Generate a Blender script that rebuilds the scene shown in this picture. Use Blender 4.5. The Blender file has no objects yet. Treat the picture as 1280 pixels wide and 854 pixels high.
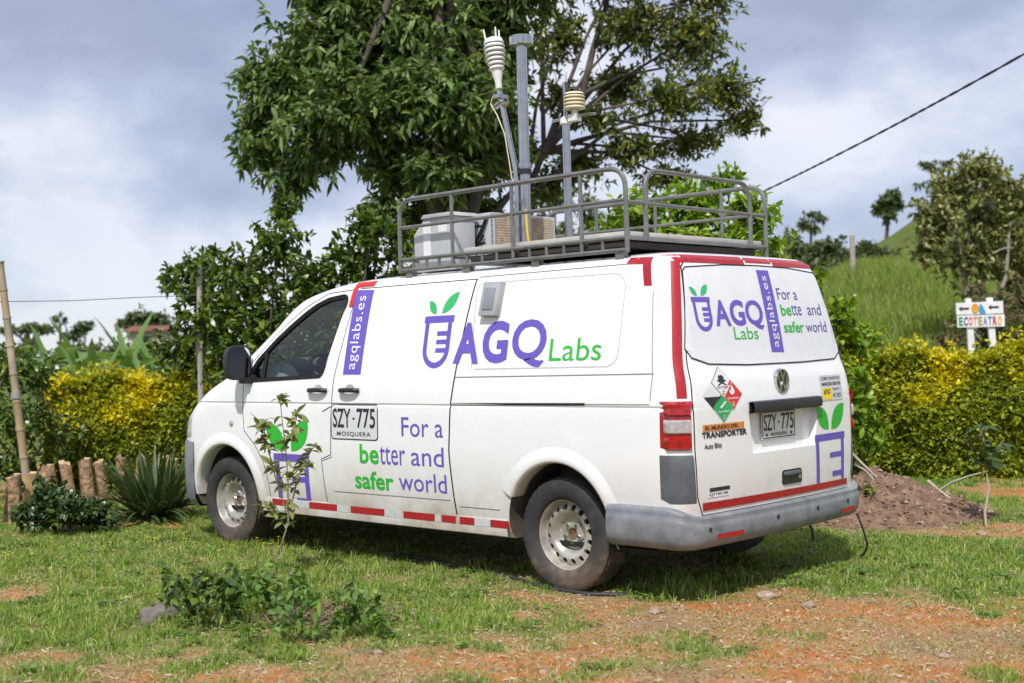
import bpy, bmesh, math, random
import numpy as np
from mathutils import Vector, Matrix
random.seed(7)
RNG = np.random.default_rng(11)
scene = bpy.context.scene
COL = scene.collection
PI = math.pi

# ------------------------------------------------------------------ camera
# world = van coordinates: X to the van's nose, Y to its left flank, Z up, origin on the ground under the rear axle
CAM = np.array([-4.957514, 6.577987, 1.431031]); YAW, PITCH, ROLL, FPX = -0.8175724, 0.0065728, -0.0286806, 1596.457
_f = np.array([math.cos(YAW)*math.cos(PITCH), math.sin(YAW)*math.cos(PITCH), math.sin(PITCH)])
_s = np.cross(_f, [0, 0, 1]); _s /= np.linalg.norm(_s); _u = np.cross(_s, _f)
CR = _s*math.cos(ROLL)+_u*math.sin(ROLL); CU = _u*math.cos(ROLL)-_s*math.sin(ROLL); CF = _f
HF = np.array([math.cos(YAW), math.sin(YAW), 0.0]); HR = np.array([HF[1], -HF[0], 0.0])   # level forward / right
cd = bpy.data.cameras.new('camera'); cam = bpy.data.objects.new('camera', cd); COL.objects.link(cam)
m = Matrix(((CR[0], CU[0], -CF[0], CAM[0]), (CR[1], CU[1], -CF[1], CAM[1]), (CR[2], CU[2], -CF[2], CAM[2]), (0, 0, 0, 1)))
cam.matrix_world = m
cd.sensor_width = 36; cd.lens = FPX/1280*36; cd.clip_start = .1; cd.clip_end = 3000
cd.dof.use_dof = True; cd.dof.focus_distance = 8.3; cd.dof.aperture_fstop = 2.4
scene.camera = cam
scene.render.resolution_x = 1024; scene.render.resolution_y = 683

# ------------------------------------------------------------------ light
SUN = Vector((-.13, .20, .31)).normalized()
w = bpy.data.worlds.new('World'); scene.world = w; w.use_nodes = True
nt = w.node_tree; nt.nodes.clear()
def N(nt, t, **k):
    n = nt.nodes.new(t)
    for a, b in k.items():
        if a.startswith('i_'):
            n.inputs[int(a[2:]) if a[2:].isdigit() else a[2:].replace('_', ' ')].default_value = b
        else: setattr(n, a, b)
    return n
def ramp(nt, stops, interp='LINEAR'):
    r = nt.nodes.new('ShaderNodeValToRGB'); r.color_ramp.interpolation = interp
    e = r.color_ramp.elements
    while len(e) < len(stops): e.new(.5)
    for el, (p, c) in zip(e, stops):
        el.position = p; el.color = (c[0], c[1], c[2], 1) if not isinstance(c, (int, float)) else (c, c, c, 1)
    return r
sky = N(nt, 'ShaderNodeTexSky', sky_type='NISHITA', sun_disc=False)
sky.sun_elevation = math.asin(SUN.z); sky.sun_rotation = math.atan2(SUN.x, SUN.y); sky.altitude = 1500; sky.dust_density = 1.5
tc = N(nt, 'ShaderNodeTexCoord')
mp = N(nt, 'ShaderNodeMapping'); mp.inputs['Scale'].default_value = (1, 1, 2.4); mp.inputs['Location'].default_value = (3.1, .7, .2)
n1 = N(nt, 'ShaderNodeTexNoise', i_Scale=2.6, i_Detail=7, i_Roughness=.52); n1.inputs['Distortion'].default_value = .25
mpb = N(nt, 'ShaderNodeMapping'); mpb.inputs['Scale'].default_value = (1, 1, 1.9); mpb.inputs['Location'].default_value = (2.9, 8.1, 4.2)
n2 = N(nt, 'ShaderNodeTexNoise', i_Scale=2.5, i_Detail=8, i_Roughness=.52)
L = nt.links.new
L(tc.outputs['Generated'], mp.inputs[0]); L(mp.outputs[0], n1.inputs['Vector'])
L(tc.outputs['Generated'], mpb.inputs[0]); L(mpb.outputs[0], n2.inputs['Vector'])
r1 = ramp(nt, [(.30, .62), (.62, 1)])           # cover
r2 = ramp(nt, [(.41, (4.2, 4.7, 6.4)), (.475, (5.4, 6.0, 7.9)), (.515, (6.9, 7.4, 9.1)), (.56, (8.8, 9.1, 10.1))])   # cloud shade: grey bellies to white
mx = N(nt, 'ShaderNodeMix', data_type='RGBA')
bg = N(nt, 'ShaderNodeBackground', i_Strength=.1); out = N(nt, 'ShaderNodeOutputWorld')
L(n1.outputs[0], r1.inputs[0]); L(n2.outputs[0], r2.inputs[0])
L(r1.outputs[0], mx.inputs['Factor']); L(sky.outputs[0], mx.inputs['A']); L(r2.outputs[0], mx.inputs['B'])
L(mx.outputs['Result'], bg.inputs[0]); L(bg.outputs[0], out.inputs[0])
sd = bpy.data.lights.new('sun', 'SUN'); sd.energy = 4.2; sd.angle = math.radians(.6); sd.color = (1, .975, .94)
so = bpy.data.objects.new('sun', sd); COL.objects.link(so); so.location = (0, 0, 30)
so.rotation_euler = SUN.to_track_quat('Z', 'Y').to_euler()
vs = scene.view_settings; vs.view_transform = 'Standard'; vs.look = 'None'; vs.exposure = 0; vs.gamma = 1; vs.use_curve_mapping = False

# ------------------------------------------------------------------ pixel helpers (photo 1280x854)
def ray(px, py): return CR*(px-640)/FPX-CU*(py-427)/FPX+CF
def at(px, py, d): return CAM+ray(px, py)*d                     # point at depth d
def gp(px, py, z=0.):                                           # point on level z
    r = ray(px, py); return CAM+r*((z-CAM[2])/r[2])
def depth(p): return float((np.asarray(p)-CAM)@CF)

# ------------------------------------------------------------------ noise (numpy)
_perm = np.random.default_rng(3).random((256, 256))
def vnoise(x, y):
    x = np.asarray(x, float); y = np.asarray(y, float)
    xi = np.floor(x).astype(int); yi = np.floor(y).astype(int); fx = x-xi; fy = y-yi
    fx = fx*fx*(3-2*fx); fy = fy*fy*(3-2*fy)
    g = lambda a, b: _perm[a & 255, b & 255]
    return (g(xi, yi)*(1-fx)+g(xi+1, yi)*fx)*(1-fy)+(g(xi, yi+1)*(1-fx)+g(xi+1, yi+1)*fx)*fy
def fbm(x, y, o=4):
    s = 0; a = .5
    for i in range(o): s = s+a*vnoise(x*2**i+17*i, y*2**i+9*i); a *= .5
    return s/(1-.5**o)
def sst(a, b, x):
    t = np.clip((np.asarray(x, float)-a)/(b-a), 0, 1); return t*t*(3-2*t)

# ------------------------------------------------------------------ materials
MATS = {}
def mat(name, col, rough=.6, metal=0, var=.12, scale=6., bump=0., bscale=None, col2=None, coat=0, spec=.5, sheen=0):
    if name in MATS: return MATS[name]
    M = bpy.data.materials.new(name); M.use_nodes = True; nt = M.node_tree; b = nt.nodes['Principled BSDF']; L = nt.links.new
    tc = N(nt, 'ShaderNodeTexCoord'); n = N(nt, 'ShaderNodeTexNoise', i_Scale=scale, i_Detail=5, i_Roughness=.6)
    L(tc.outputs['Object'], n.inputs['Vector'])
    c1 = tuple(max(0, c*(1-var)) for c in col); c2 = col2 or tuple(min(1, c*(1+var)) for c in col)
    r = ramp(nt, [(.3, c1), (.7, c2)]); L(n.outputs[0], r.inputs[0]); L(r.outputs[0], b.inputs['Base Color'])
    b.inputs['Roughness'].default_value = rough; b.inputs['Metallic'].default_value = metal
    b.inputs['Specular IOR Level'].default_value = spec; b.inputs['Coat Weight'].default_value = coat; b.inputs['Coat Roughness'].default_value = .08
    if bump:
        n3 = N(nt, 'ShaderNodeTexNoise', i_Scale=bscale or scale*6, i_Detail=6); L(tc.outputs['Object'], n3.inputs['Vector'])
        bp = N(nt, 'ShaderNodeBump', i_Strength=bump, i_Distance=.02); L(n3.outputs[0], bp.inputs['Height']); L(bp.outputs[0], b.inputs['Normal'])
    MATS[name] = M; return M
def leafmat(name, stops, rough=.45, trans=.35, attr=None, stops2=None, spec=.4):
    """leaf material: colour varies leaf by leaf; attr = new-growth weight (yellow/pale young leaves)"""
    if name in MATS: return MATS[name]
    M = bpy.data.materials.new(name); M.use_nodes = True; nt = M.node_tree; nt.nodes.clear(); L = nt.links.new
    g = N(nt, 'ShaderNodeNewGeometry'); r = ramp(nt, stops); L(g.outputs['Random Per Island'], r.inputs[0]); c = r.outputs[0]
    if attr:
        a = N(nt, 'ShaderNodeAttribute', attribute_name=attr); r2 = ramp(nt, stops2); L(g.outputs['Random Per Island'], r2.inputs[0])
        mx = N(nt, 'ShaderNodeMix', data_type='RGBA'); L(a.outputs['Fac'], mx.inputs['Factor']); L(c, mx.inputs['A']); L(r2.outputs[0], mx.inputs['B']); c = mx.outputs['Result']
    b = N(nt, 'ShaderNodeBsdfPrincipled'); b.inputs['Roughness'].default_value = rough; b.inputs['Specular IOR Level'].default_value = spec; L(c, b.inputs['Base Color'])
    t = N(nt, 'ShaderNodeBsdfTranslucent'); hs = N(nt, 'ShaderNodeHueSaturation', i_Saturation=1.15, i_Value=1.25); hs.inputs['Hue'].default_value = .485
    L(c, hs.inputs['Color']); L(hs.outputs[0], t.inputs['Color'])
    ms = N(nt, 'ShaderNodeMixShader', i_0=trans); o = N(nt, 'ShaderNodeOutputMaterial')
    L(b.outputs[0], ms.inputs[1]); L(t.outputs[0], ms.inputs[2]); L(ms.outputs[0], o.inputs[0])
    MATS[name] = M; return M
def glassmat(name, tint, refl=1.45, rough=.01):
    M = bpy.data.materials.new(name); M.use_nodes = True; nt = M.node_tree; nt.nodes.clear(); L = nt.links.new
    t = N(nt, 'ShaderNodeBsdfTransparent', i_0=(*tint, 1)); g = N(nt, 'ShaderNodeBsdfGlossy'); g.inputs['Roughness'].default_value = rough
    lw = N(nt, 'ShaderNodeLayerWeight'); lw.inputs['Blend'].default_value = .5; pw_ = N(nt, 'ShaderNodeMath', operation='POWER'); pw_.inputs[1].default_value = 3.5; L(lw.outputs['Facing'], pw_.inputs[0])
    f = N(nt, 'ShaderNodeMath', operation='MULTIPLY_ADD'); f.inputs[1].default_value = .8; f.inputs[2].default_value = .045; L(pw_.outputs[0], f.inputs[0]); ms = N(nt, 'ShaderNodeMixShader'); o = N(nt, 'ShaderNodeOutputMaterial')
    L(f.outputs[0], ms.inputs[0]); L(t.outputs[0], ms.inputs[1]); L(g.outputs[0], ms.inputs[2]); L(ms.outputs[0], o.inputs[0])
    MATS[name] = M; return M

# ------------------------------------------------------------------ objects
def tag(o, label=None, cat=None, group=None, kind=None):
    if label: o['label'] = label
    if cat: o['category'] = cat
    if group: o['group'] = group
    if kind: o['kind'] = kind
    return o
def empty(name, loc, label=None, cat=None, group=None, rz=0):
    o = bpy.data.objects.new(name, None); COL.objects.link(o); o.location = tuple(float(c) for c in loc); o.rotation_euler.z = rz
    o.empty_display_size = .1; return tag(o, label, cat, group)
def link(name, me, mt=None, parent=None, loc=None):
    o = bpy.data.objects.new(name, me); COL.objects.link(o)
    if mt is not None:
        for x in (mt if isinstance(mt, (list, tuple)) else [mt]): me.materials.append(x)
    if loc is not None: o.location = tuple(float(c) for c in loc)
    if parent is not None:
        o.parent = parent
        if loc is None: o.location = -parent.location if parent.parent is None else Vector((0, 0, 0))
    return o
def smooth(me, ang=35):
    me.polygons.foreach_set('use_smooth', [True]*len(me.polygons)); me.set_sharp_from_angle(angle=math.radians(ang)); me.update()
def trimesh(name, V, T, attrs=None):
    V = np.asarray(V, np.float32).reshape(-1, 3); T = np.asarray(T, np.int32).reshape(-1, 3)
    me = bpy.data.meshes.new(name); me.vertices.add(len(V)); me.vertices.foreach_set('co', V.ravel())
    me.loops.add(T.size); me.loops.foreach_set('vertex_index', T.ravel())
    me.polygons.add(len(T)); me.polygons.foreach_set('loop_start', np.arange(0, T.size, 3, dtype=np.int32))
    for k, a in (attrs or {}).items():
        at_ = me.attributes.new(k, 'FLOAT', 'POINT'); at_.data.foreach_set('value', np.asarray(a, np.float32))
    me.update(calc_edges=True); me.validate(); return me
class MB:
    """collects simple shapes into ONE mesh"""
    def __init__(s): s.v = []; s.f = []
    def box(s, a, b, bev=0):
        x0, y0, z0 = a; x1, y1, z1 = b; n = len(s.v)
        s.v += [(x0,y0,z0),(x1,y0,z0),(x1,y1,z0),(x0,y1,z0),(x0,y0,z1),(x1,y0,z1),(x1,y1,z1),(x0,y1,z1)]
        s.f += [tuple(n+i for i in q) for q in ((0,3,2,1),(4,5,6,7),(0,1,5,4),(1,2,6,5),(2,3,7,6),(3,0,4,7))]; return s
    def tube(s, path, r, n=10, cap=True):
        P = [Vector(p) for p in path]; R = r if isinstance(r, (list, tuple)) else [r]*len(P)
        base = len(s.v); up = None
        for i, p in enumerate(P):
            t = (P[min(i+1, len(P)-1)]-P[max(i-1, 0)]).normalized()
            if up is None: up = t.orthogonal().normalized()
            else:
                up = (up-t*up.dot(t)); up = up.normalized() if up.length > 1e-6 else t.orthogonal().normalized()
            b = t.cross(up)
            for k in range(n):
                a = 2*PI*k/n; s.v.append(tuple(p+(up*math.cos(a)+b*math.sin(a))*R[i]))
        for i in range(len(P)-1):
            for k in range(n):
                k2 = (k+1) % n; s.f.append((base+i*n+k, base+i*n+k2, base+(i+1)*n+k2, base+(i+1)*n+k))
        if cap:
            s.f.append(tuple(base+k for k in range(n))[::-1]); s.f.append(tuple(base+(len(P)-1)*n+k for k in range(n)))
        return s
    def lathe(s, prof, n=32, axis='z', c=(0, 0, 0), close=False):
        """prof = [(r, h)]"""
        base = len(s.v); m_ = len(prof)
        for k in range(n):
            a = 2*PI*k/n
            for r, h in prof:
                q = (r*math.cos(a), r*math.sin(a), h)
                if axis == 'y': q = (q[0], q[2], -q[1])
                elif axis == 'x': q = (q[2], q[0], q[1])
                s.v.append((q[0]+c[0], q[1]+c[1], q[2]+c[2]))
        rng = range(m_) if close else range(m_-1)
        for k in range(n):
            for j in rng:
                j2 = (j+1) % m_; k2 = (k+1) % n
                s.f.append((base+k*m_+j, base+k2*m_+j, base+k2*m_+j2, base+k*m_+j2))
        return s
    def grid(s, fn, nu, nv):
        b = len(s.v)
        for i in range(nu+1):
            for j in range(nv+1): s.v.append(tuple(fn(i/nu, j/nv)))
        for i in range(nu):
            for j in range(nv):
                a = b+i*(nv+1)+j; s.f.append((a, a+nv+1, a+nv+2, a+1))
        return s
    def poly(s, pts, d):
        """prism: polygon pts (3-D) pushed along d"""
        b = len(s.v); n = len(pts); d = Vector(d)
        s.v += [tuple(p) for p in pts]+[tuple(Vector(p)+d) for p in pts]
        s.f.append(tuple(range(b, b+n))); s.f.append(tuple(range(b+2*n-1, b+n-1, -1)))
        for i in range(n):
            j = (i+1) % n; s.f.append((b+i, b+n+i, b+n+j, b+j))
        return s
    def mesh(s, name, sm=40, merge=True, bevel=0):
        me = bpy.data.meshes.new(name); me.from_pydata(s.v, [], s.f)
        bm = bmesh.new(); bm.from_mesh(me)
        if merge: bmesh.ops.remove_doubles(bm, verts=bm.verts, dist=1e-5)
        bmesh.ops.recalc_face_normals(bm, faces=bm.faces)
        if bevel:
            es = [e for e in bm.edges if len(e.link_faces) == 2 and e.calc_face_angle(0) > .6]
            bmesh.ops.bevel(bm, geom=es, offset=bevel, segments=2, profile=.6, affect='EDGES', clamp_overlap=True)
        bm.to_mesh(me); bm.free()
        if sm: smooth(me, sm)
        return me
    def build(s, name, mt, parent=None, sm=40, bevel=0, loc=None): return link(name, s.mesh(name, sm, True, bevel), mt, parent, loc)
def boolean(o, cutter, op='DIFFERENCE'):
    md = o.modifiers.new('b', 'BOOLEAN'); md.operation = op; md.solver = 'EXACT'; md.object = cutter
    dg = bpy.context.evaluated_depsgraph_get(); dg.update()
    me = bpy.data.meshes.new_from_object(o.evaluated_get(dg)); o.modifiers.clear(); o.data = me
def drop(o):
    me = o.data; bpy.data.objects.remove(o, do_unlink=True)
def round_path(pts, r, n=5):
    """polyline with rounded inner corners"""
    P = [Vector(p) for p in pts]; o = [P[0]]
    for i in range(1, len(P)-1):
        a = (P[i-1]-P[i]); b = (P[i+1]-P[i]); rr = min(r, a.length*.49, b.length*.49); a.normalize(); b.normalize()
        p0 = P[i]+a*rr; p1 = P[i]+b*rr
        for k in range(n+1):
            t = k/n; o.append(p0*(1-t)**2+P[i]*2*t*(1-t)+p1*t*t)
    o.append(P[-1]); return o
# ================================================================== VAN
def herm(zs, vs):
    zs = np.array(zs, float); vs = np.array(vs, float)
    d = np.diff(vs)/np.diff(zs); mt = np.zeros_like(vs); mt[0] = d[0]; mt[-1] = d[-1]
    for i in range(1, len(vs)-1):
        mt[i] = 0 if d[i-1]*d[i] <= 0 else 2*d[i-1]*d[i]/(d[i-1]+d[i])
    def f(z):
        z = min(max(z, zs[0]), zs[-1]); i = min(int(np.searchsorted(zs, z, 'right')-1), len(zs)-2)
        h = zs[i+1]-zs[i]; t = (z-zs[i])/h
        return (2*t**3-3*t*t+1)*vs[i]+(t**3-2*t*t+t)*h*mt[i]+(-2*t**3+3*t*t)*vs[i+1]+(t**3-t*t)*h*mt[i+1]
    return f
_W = herm([.28, .33, .40, .55, .75, 1.0, 1.15, 1.27, 1.5, 1.75, 1.86, 1.90, 1.93, 1.95, 1.965, 1.975, 1.985, 1.992],
          [.88, .915, .93, .945, .952, .950, .943, .930, .888, .832, .800, .782, .755, .715, .64, .52, .31, .10])
def W(z):
    g = 1.088; d = abs(z-g)
    return _W(z)-(.009*(1-d/.011) if d < .011 else 0)
XR = herm([.28, .5, .8, 1.05, 1.2, 1.33, 1.6, 1.85, 1.92, 1.95, 1.965, 1.975, 1.985, 1.992], [-.90, -.955, -.965, -.965, -.95, -.915, -.87, -.815, -.79, -.75, -.68, -.58, -.35, -.1])
XF = herm([.28, .5, .75, .95, 1.03, 1.10, 1.17, 1.29, 1.5, 1.62, 1.83, 1.91, 1.95, 1.968, 1.985, 1.992], [4.20, 4.28, 4.27, 4.22, 4.15, 4.06, 3.95, 3.68, 3.33, 3.15, 2.84, 2.52, 2.2, 1.8, 1.1, .7])
def RC(z): return min(.12, .45*W(z))
def DF(z): return min(.55, .6*W(z))
BOW = .04
def cont(z, w, inset=0.):
    W_ = W(z)-inset; xr = XR(z)+inset; xf = XF(z)-inset; rc = min(.12, .45*W_); D = DF(z); p = 2.6
    yb = W_-rc
    if w <= 1: y = w*yb; return xr+BOW*(y/W_)**2, y
    cx = xr+BOW*(yb/W_)**2+rc
    if w <= 2: a = (w-1)*PI/2; return cx-rc*math.cos(a), yb+rc*math.sin(a)
    if w <= 3: return cx+(w-2)*(xf-D-cx), W_
    a = (w-3)*PI/2
    return xf-D+D*max(0, math.sin(a))**(2/p), W_*max(0, math.cos(a))**(2/p)
def cnorm(z, w):
    a = cont(z, max(0, w-.02)); b = cont(z, min(4, w+.02)); t = Vector((b[0]-a[0], b[1]-a[1])).normalized(); return Vector((-t.y, t.x))
def surf(z, w, off=0., side=1):
    x, y = cont(z, w); n = cnorm(z, w); return (x+n.x*off, (y+n.y*off)*side, z)
def w_x(z, x):       # contour parameter of a point on the flank
    rc = RC(z); cx = cont(z, 2)[0]; xe = cont(z, 3)[0]
    if x <= xe: return 2+(x-cx)/(xe-cx)
    lo, hi = 3., 4.
    for _ in range(30):
        md = (lo+hi)/2
        if cont(z, md)[0] < x: lo = md
        else: hi = md
    return lo
def Yside(x, z):
    cx = cont(z, 2)[0]
    if x < cx:
        rc = RC(z); yb = W(z)-rc; t = min(1, (cx-x)/rc); return yb+rc*math.sqrt(max(0, 1-t*t))
    return cont(z, w_x(z, x))[1]
def Xrear(y, z):
    y = abs(y); rc = RC(z); yb = W(z)-rc
    if y <= yb: return cont(z, y/yb)[0]
    t = min(1, (y-yb)/rc); return cont(z, 1)[0]+rc*(1-math.sqrt(max(0, 1-t*t)))

# ---- paint and plastics
def paint():
    M = bpy.data.materials.new('white_paint'); M.use_nodes = True; nt = M.node_tree; b = nt.nodes['Principled BSDF']; L = nt.links.new
    g = N(nt, 'ShaderNodeNewGeometry'); sx = N(nt, 'ShaderNodeSeparateXYZ'); L(g.outputs['Position'], sx.inputs[0])
    n = N(nt, 'ShaderNodeTexNoise', i_Scale=4, i_Detail=8, i_Roughness=.68); L(g.outputs['Position'], n.inputs['Vector'])
    n2 = N(nt, 'ShaderNodeTexNoise', i_Scale=38, i_Detail=3); L(g.outputs['Position'], n2.inputs['Vector'])
    # road dust thrown up along the sills and arches
    mr = N(nt, 'ShaderNodeMapRange'); mr.inputs[1].default_value = .85; mr.inputs[2].default_value = .30; L(sx.outputs[2], mr.inputs[0])
    mu = N(nt, 'ShaderNodeMath', operation='MULTIPLY'); r = ramp(nt, [(.30, .10), (.72, 1)]); L(n.outputs[0], r.inputs[0]); L(mr.outputs[0], mu.inputs[0]); L(r.outputs[0], mu.inputs[1])
    r2 = ramp(nt, [(.3, (.80, .80, .81)), (.7, (.85, .85, .85))]); L(n.outputs[0], r2.inputs[0])
    mx = N(nt, 'ShaderNodeMix', data_type='RGBA'); L(mu.outputs[0], mx.inputs['Factor']); L(r2.outputs[0], mx.inputs['A']); mx.inputs['B'].default_value = (.42, .33, .25, 1)
    r3 = ramp(nt, [(.66, 0), (.74, 1)]); L(n2.outputs[0], r3.inputs[0])
    mu2 = N(nt, 'ShaderNodeMath', operation='MULTIPLY'); mu2.inputs[1].default_value = .12; L(r3.outputs[0], mu2.inputs[0])
    mx2 = N(nt, 'ShaderNodeMix', data_type='RGBA'); L(mu2.outputs[0], mx2.inputs['Factor']); L(mx.outputs['Result'], mx2.inputs['A']); mx2.inputs['B'].default_value = (.4, .36, .32, 1)
    L(mx2.outputs['Result'], b.inputs['Base Color'])
    rr = ramp(nt, [(.3, .16), (.75, .34)]); L(n.outputs[0], rr.inputs[0]); L(rr.outputs[0], b.inputs['Roughness'])
    b.inputs['Coat Weight'].default_value = .5; b.inputs['Coat Roughness'].default_value = .04
    MATS['white_paint'] = M; return M
PAINT = paint()
DARK = mat('black_void', (.012, .012, .012), .8)
CABIN = mat('grey_cabin_lining', (.24, .24, .25), .8)
WELL = mat('dusty_wheel_well', (.10, .075, .055), .9, var=.4, scale=5)
GREY = mat('grey_bumper_plastic', (.165, .18, .20), .5, var=.14, scale=9, bump=.12, bscale=90, col2=(.25, .265, .285))
GREYD = mat('dark_grey_plastic', (.10, .112, .125), .55, var=.2, scale=7, bump=.05)
BLACK = mat('black_plastic', (.018, .018, .02), .42, var=.2)
RUBBER = mat('dark_rubber', (.010, .010, .010), .6, spec=.3)
PURPLE = mat('purple_vinyl', (.135, .088, .46), .38, var=.05)
PURPD = mat('dark_purple_vinyl', (.13, .10, .33), .38, var=.05)
GREEN = mat('green_vinyl', (.022, .44, .035), .38, var=.05)
GREEN2 = mat('mint_green_vinyl', (.035, .44, .13), .38, var=.05)
INK = mat('black_ink', (.02, .02, .022), .45)
WHITEV = mat('white_vinyl', (.78, .78, .80), .35, var=.03)
REDT = mat('red_reflective_tape', (.36, .012, .02), .32, var=.12, scale=30)
REDB = mat('bright_red_tape', (.60, .022, .02), .32, var=.1, scale=30)
SILT = mat('white_reflective_tape', (.52, .53, .54), .3, var=.2, scale=30)
CHROME = mat('chrome', (.62, .63, .65), .16, 1, var=.05)
VAN = empty('parked_van', (0, 0, 0), 'white panel van with purple and green lettering and a roof rack, parked on the grass', 'van')

# ---- base shell from horizontal slices
zs = list(np.arange(.28, .95, .035))+list(np.arange(.95, 1.07, .012))+[1.0765, 1.0825, 1.088, 1.0935, 1.0995]+list(np.arange(1.11, 1.32, .014))+list(np.arange(1.33, 1.86, .03))+[1.86, 1.875, 1.89, 1.905, 1.92, 1.932, 1.942, 1.951, 1.959, 1.966, 1.972, 1.978, 1.983, 1.988, 1.992]
wsr = list(np.linspace(0, 1, 9))+list(np.linspace(1, 2, 10))[1:]+list(np.linspace(2, 3, 61))[1:]+list(np.linspace(3, 4, 26))[1:]
def shell(zs, ws, inset=0):
    V = []; F = []; n = len(ws); ring = ws_full = [(w_, 1) for w_ in ws]+[(w_, -1) for w_ in ws[-2:0:-1]]
    m_ = len(ring)
    for z in zs:
        for w_, s_ in ring:
            x, y = cont(z, w_, inset); V.append((x, y*s_, z))
    for i in range(len(zs)-1):
        for j in range(m_):
            k = (j+1) % m_; F.append((i*m_+j, i*m_+k, (i+1)*m_+k, (i+1)*m_+j))
    F.append(tuple(range(m_))[::-1]); F.append(tuple((len(zs)-1)*m_+j for j in range(m_)))
    mb = MB(); mb.v = V; mb.f = F; return mb
def cutter(mb, idx=1):
    me = mb.mesh('cut', 0); me.materials.append(PAINT); me.materials.append(DARK); me.materials.append(WELL); me.materials.append(CABIN)
    me.polygons.foreach_set('material_index', [idx]*len(me.polygons)); o = link('cut', me); return o
def rring(cx, cz, r, n=40): return [(cx+r*math.cos(2*PI*k/n), cz+r*math.sin(2*PI*k/n)) for k in range(n)]
body = link('body', shell(zs, wsr).mesh('body', 0), [PAINT, DARK, WELL, CABIN], VAN)
# wheel wells
ARCH = [(0.0, .365, .405), (3.37, .365, .412)]
mbw = MB()
for cx, cz, r in ARCH:
    for s_ in (1, -1):
        pts = [(cx+r*math.cos(a), cz+r*math.sin(a)) for a in np.linspace(-.25, PI+.25, 34)]
        pts = [(pts[0][0], .1)]+pts+[(pts[-1][0], .1)]
        y0 = .58*s_; mbw.poly([(x, y0, z) for x, z in pts], (0, .6*s_, 0))
c = cutter(mbw, 2); boolean(body, c); drop(c)
# cabin: dash to bulkhead
czs = list(np.linspace(.62, 1.86, 24)); cws = list(np.linspace(2, 3, 20))+list(np.linspace(3, 4, 16))[1:]
def cabin():
    V = []; F = []
    for z in czs:
        ins = .055; ring = []
        for w_ in cws:
            x, y = cont(z, w_, ins); x = max(x, 1.55); ring.append((x, y))
        xs = 1.55
        R = [(x if x > xs else xs+1e-4*i, y) for i, (x, y) in enumerate(ring)]
        x0, y0 = ring[0]
        R2 = R+[(x, -y) for x, y in R[-2::-1]]
        V += [(min(x, 3.55), y, z) for x, y in R2]
    m_ = len(V)//len(czs)
    for i in range(len(czs)-1):
        for j in range(m_):
            k = (j+1) % m_; F.append((i*m_+j, i*m_+k, (i+1)*m_+k, (i+1)*m_+j))
    F.append(tuple(range(m_))[::-1]); F.append(tuple((len(czs)-1)*m_+j for j in range(m_)))
    mb = MB(); mb.v = V; mb.f = F; return mb
c = cutter(cabin(), 3); boolean(body, c); drop(c)
# window openings (side pair in one prism, windscreen)
WIN = [(3.055, 1.250), (2.205, 1.278), (2.175, 1.31), (2.012, 1.80), (2.02, 1.838), (2.06, 1.852), (2.228, 1.836), (2.36, 1.795), (2.471, 1.741), (2.62, 1.655), (2.771, 1.561), (2.972, 1.41), (3.06, 1.30)]
c = cutter(MB().poly([(x, -1.2, z) for x, z in WIN], (0, 2.4, 0))); boolean(body, c); drop(c)
def wsp(z, w_, off): return surf(z, w_, off)
mbs = MB()
def wsgrid(off):
    P = []
    for z in np.linspace(1.33, 1.80, 9):
        P.append([surf(z, w_, off) for w_ in np.linspace(3.42, 4, 14)]+[surf(z, w_, off, -1) for w_ in np.linspace(4, 3.42, 14)[1:]])
    return P
A = wsgrid(-.20); B = wsgrid(.10); V = []; nr = len(A); ncn = len(A[0])
for P in (A, B):
    for r_ in P: V += r_
idx = lambda l, i, j: l*nr*ncn+i*ncn+j
for i in range(nr-1):
    for j in range(ncn-1):
        mbs.f.append((idx(0,i,j), idx(0,i+1,j), idx(0,i+1,j+1), idx(0,i,j+1))); mbs.f.append((idx(1,i,j), idx(1,i,j+1), idx(1,i+1,j+1), idx(1,i+1,j)))
for i in range(nr-1):
    for j, fl in ((0, 0), (ncn-1, 1)):
        q = (idx(0,i,j), idx(1,i,j), idx(1,i+1,j), idx(0,i+1,j)); mbs.f.append(q if fl == 0 else q[::-1])
for j in range(ncn-1):
    for i, fl in ((0, 1), (nr-1, 0)):
        q = (idx(0,i,j), idx(1,i,j), idx(1,i,j+1), idx(0,i,j+1)); mbs.f.append(q if fl == 0 else q[::-1])
mbs.v = V; c = cutter(mbs); boolean(body, c); drop(c)
link('windscreen', MB().grid(lambda u, v: surf(1.31+.51*v, 3.40+.6*(u*2) if u <= .5 else 4-.6*(u-.5)*2, -.012, 1 if u <= .5 else -1), 40, 10).mesh('windscreen'), None, VAN).data.materials.append(glassmat('windscreen_glass', (.75, .82, .80)))

c = cutter(MB().box((-1.2, -1.2, .2), (-.405, 1.2, .36)), 1); boolean(body, c); drop(c)
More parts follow.
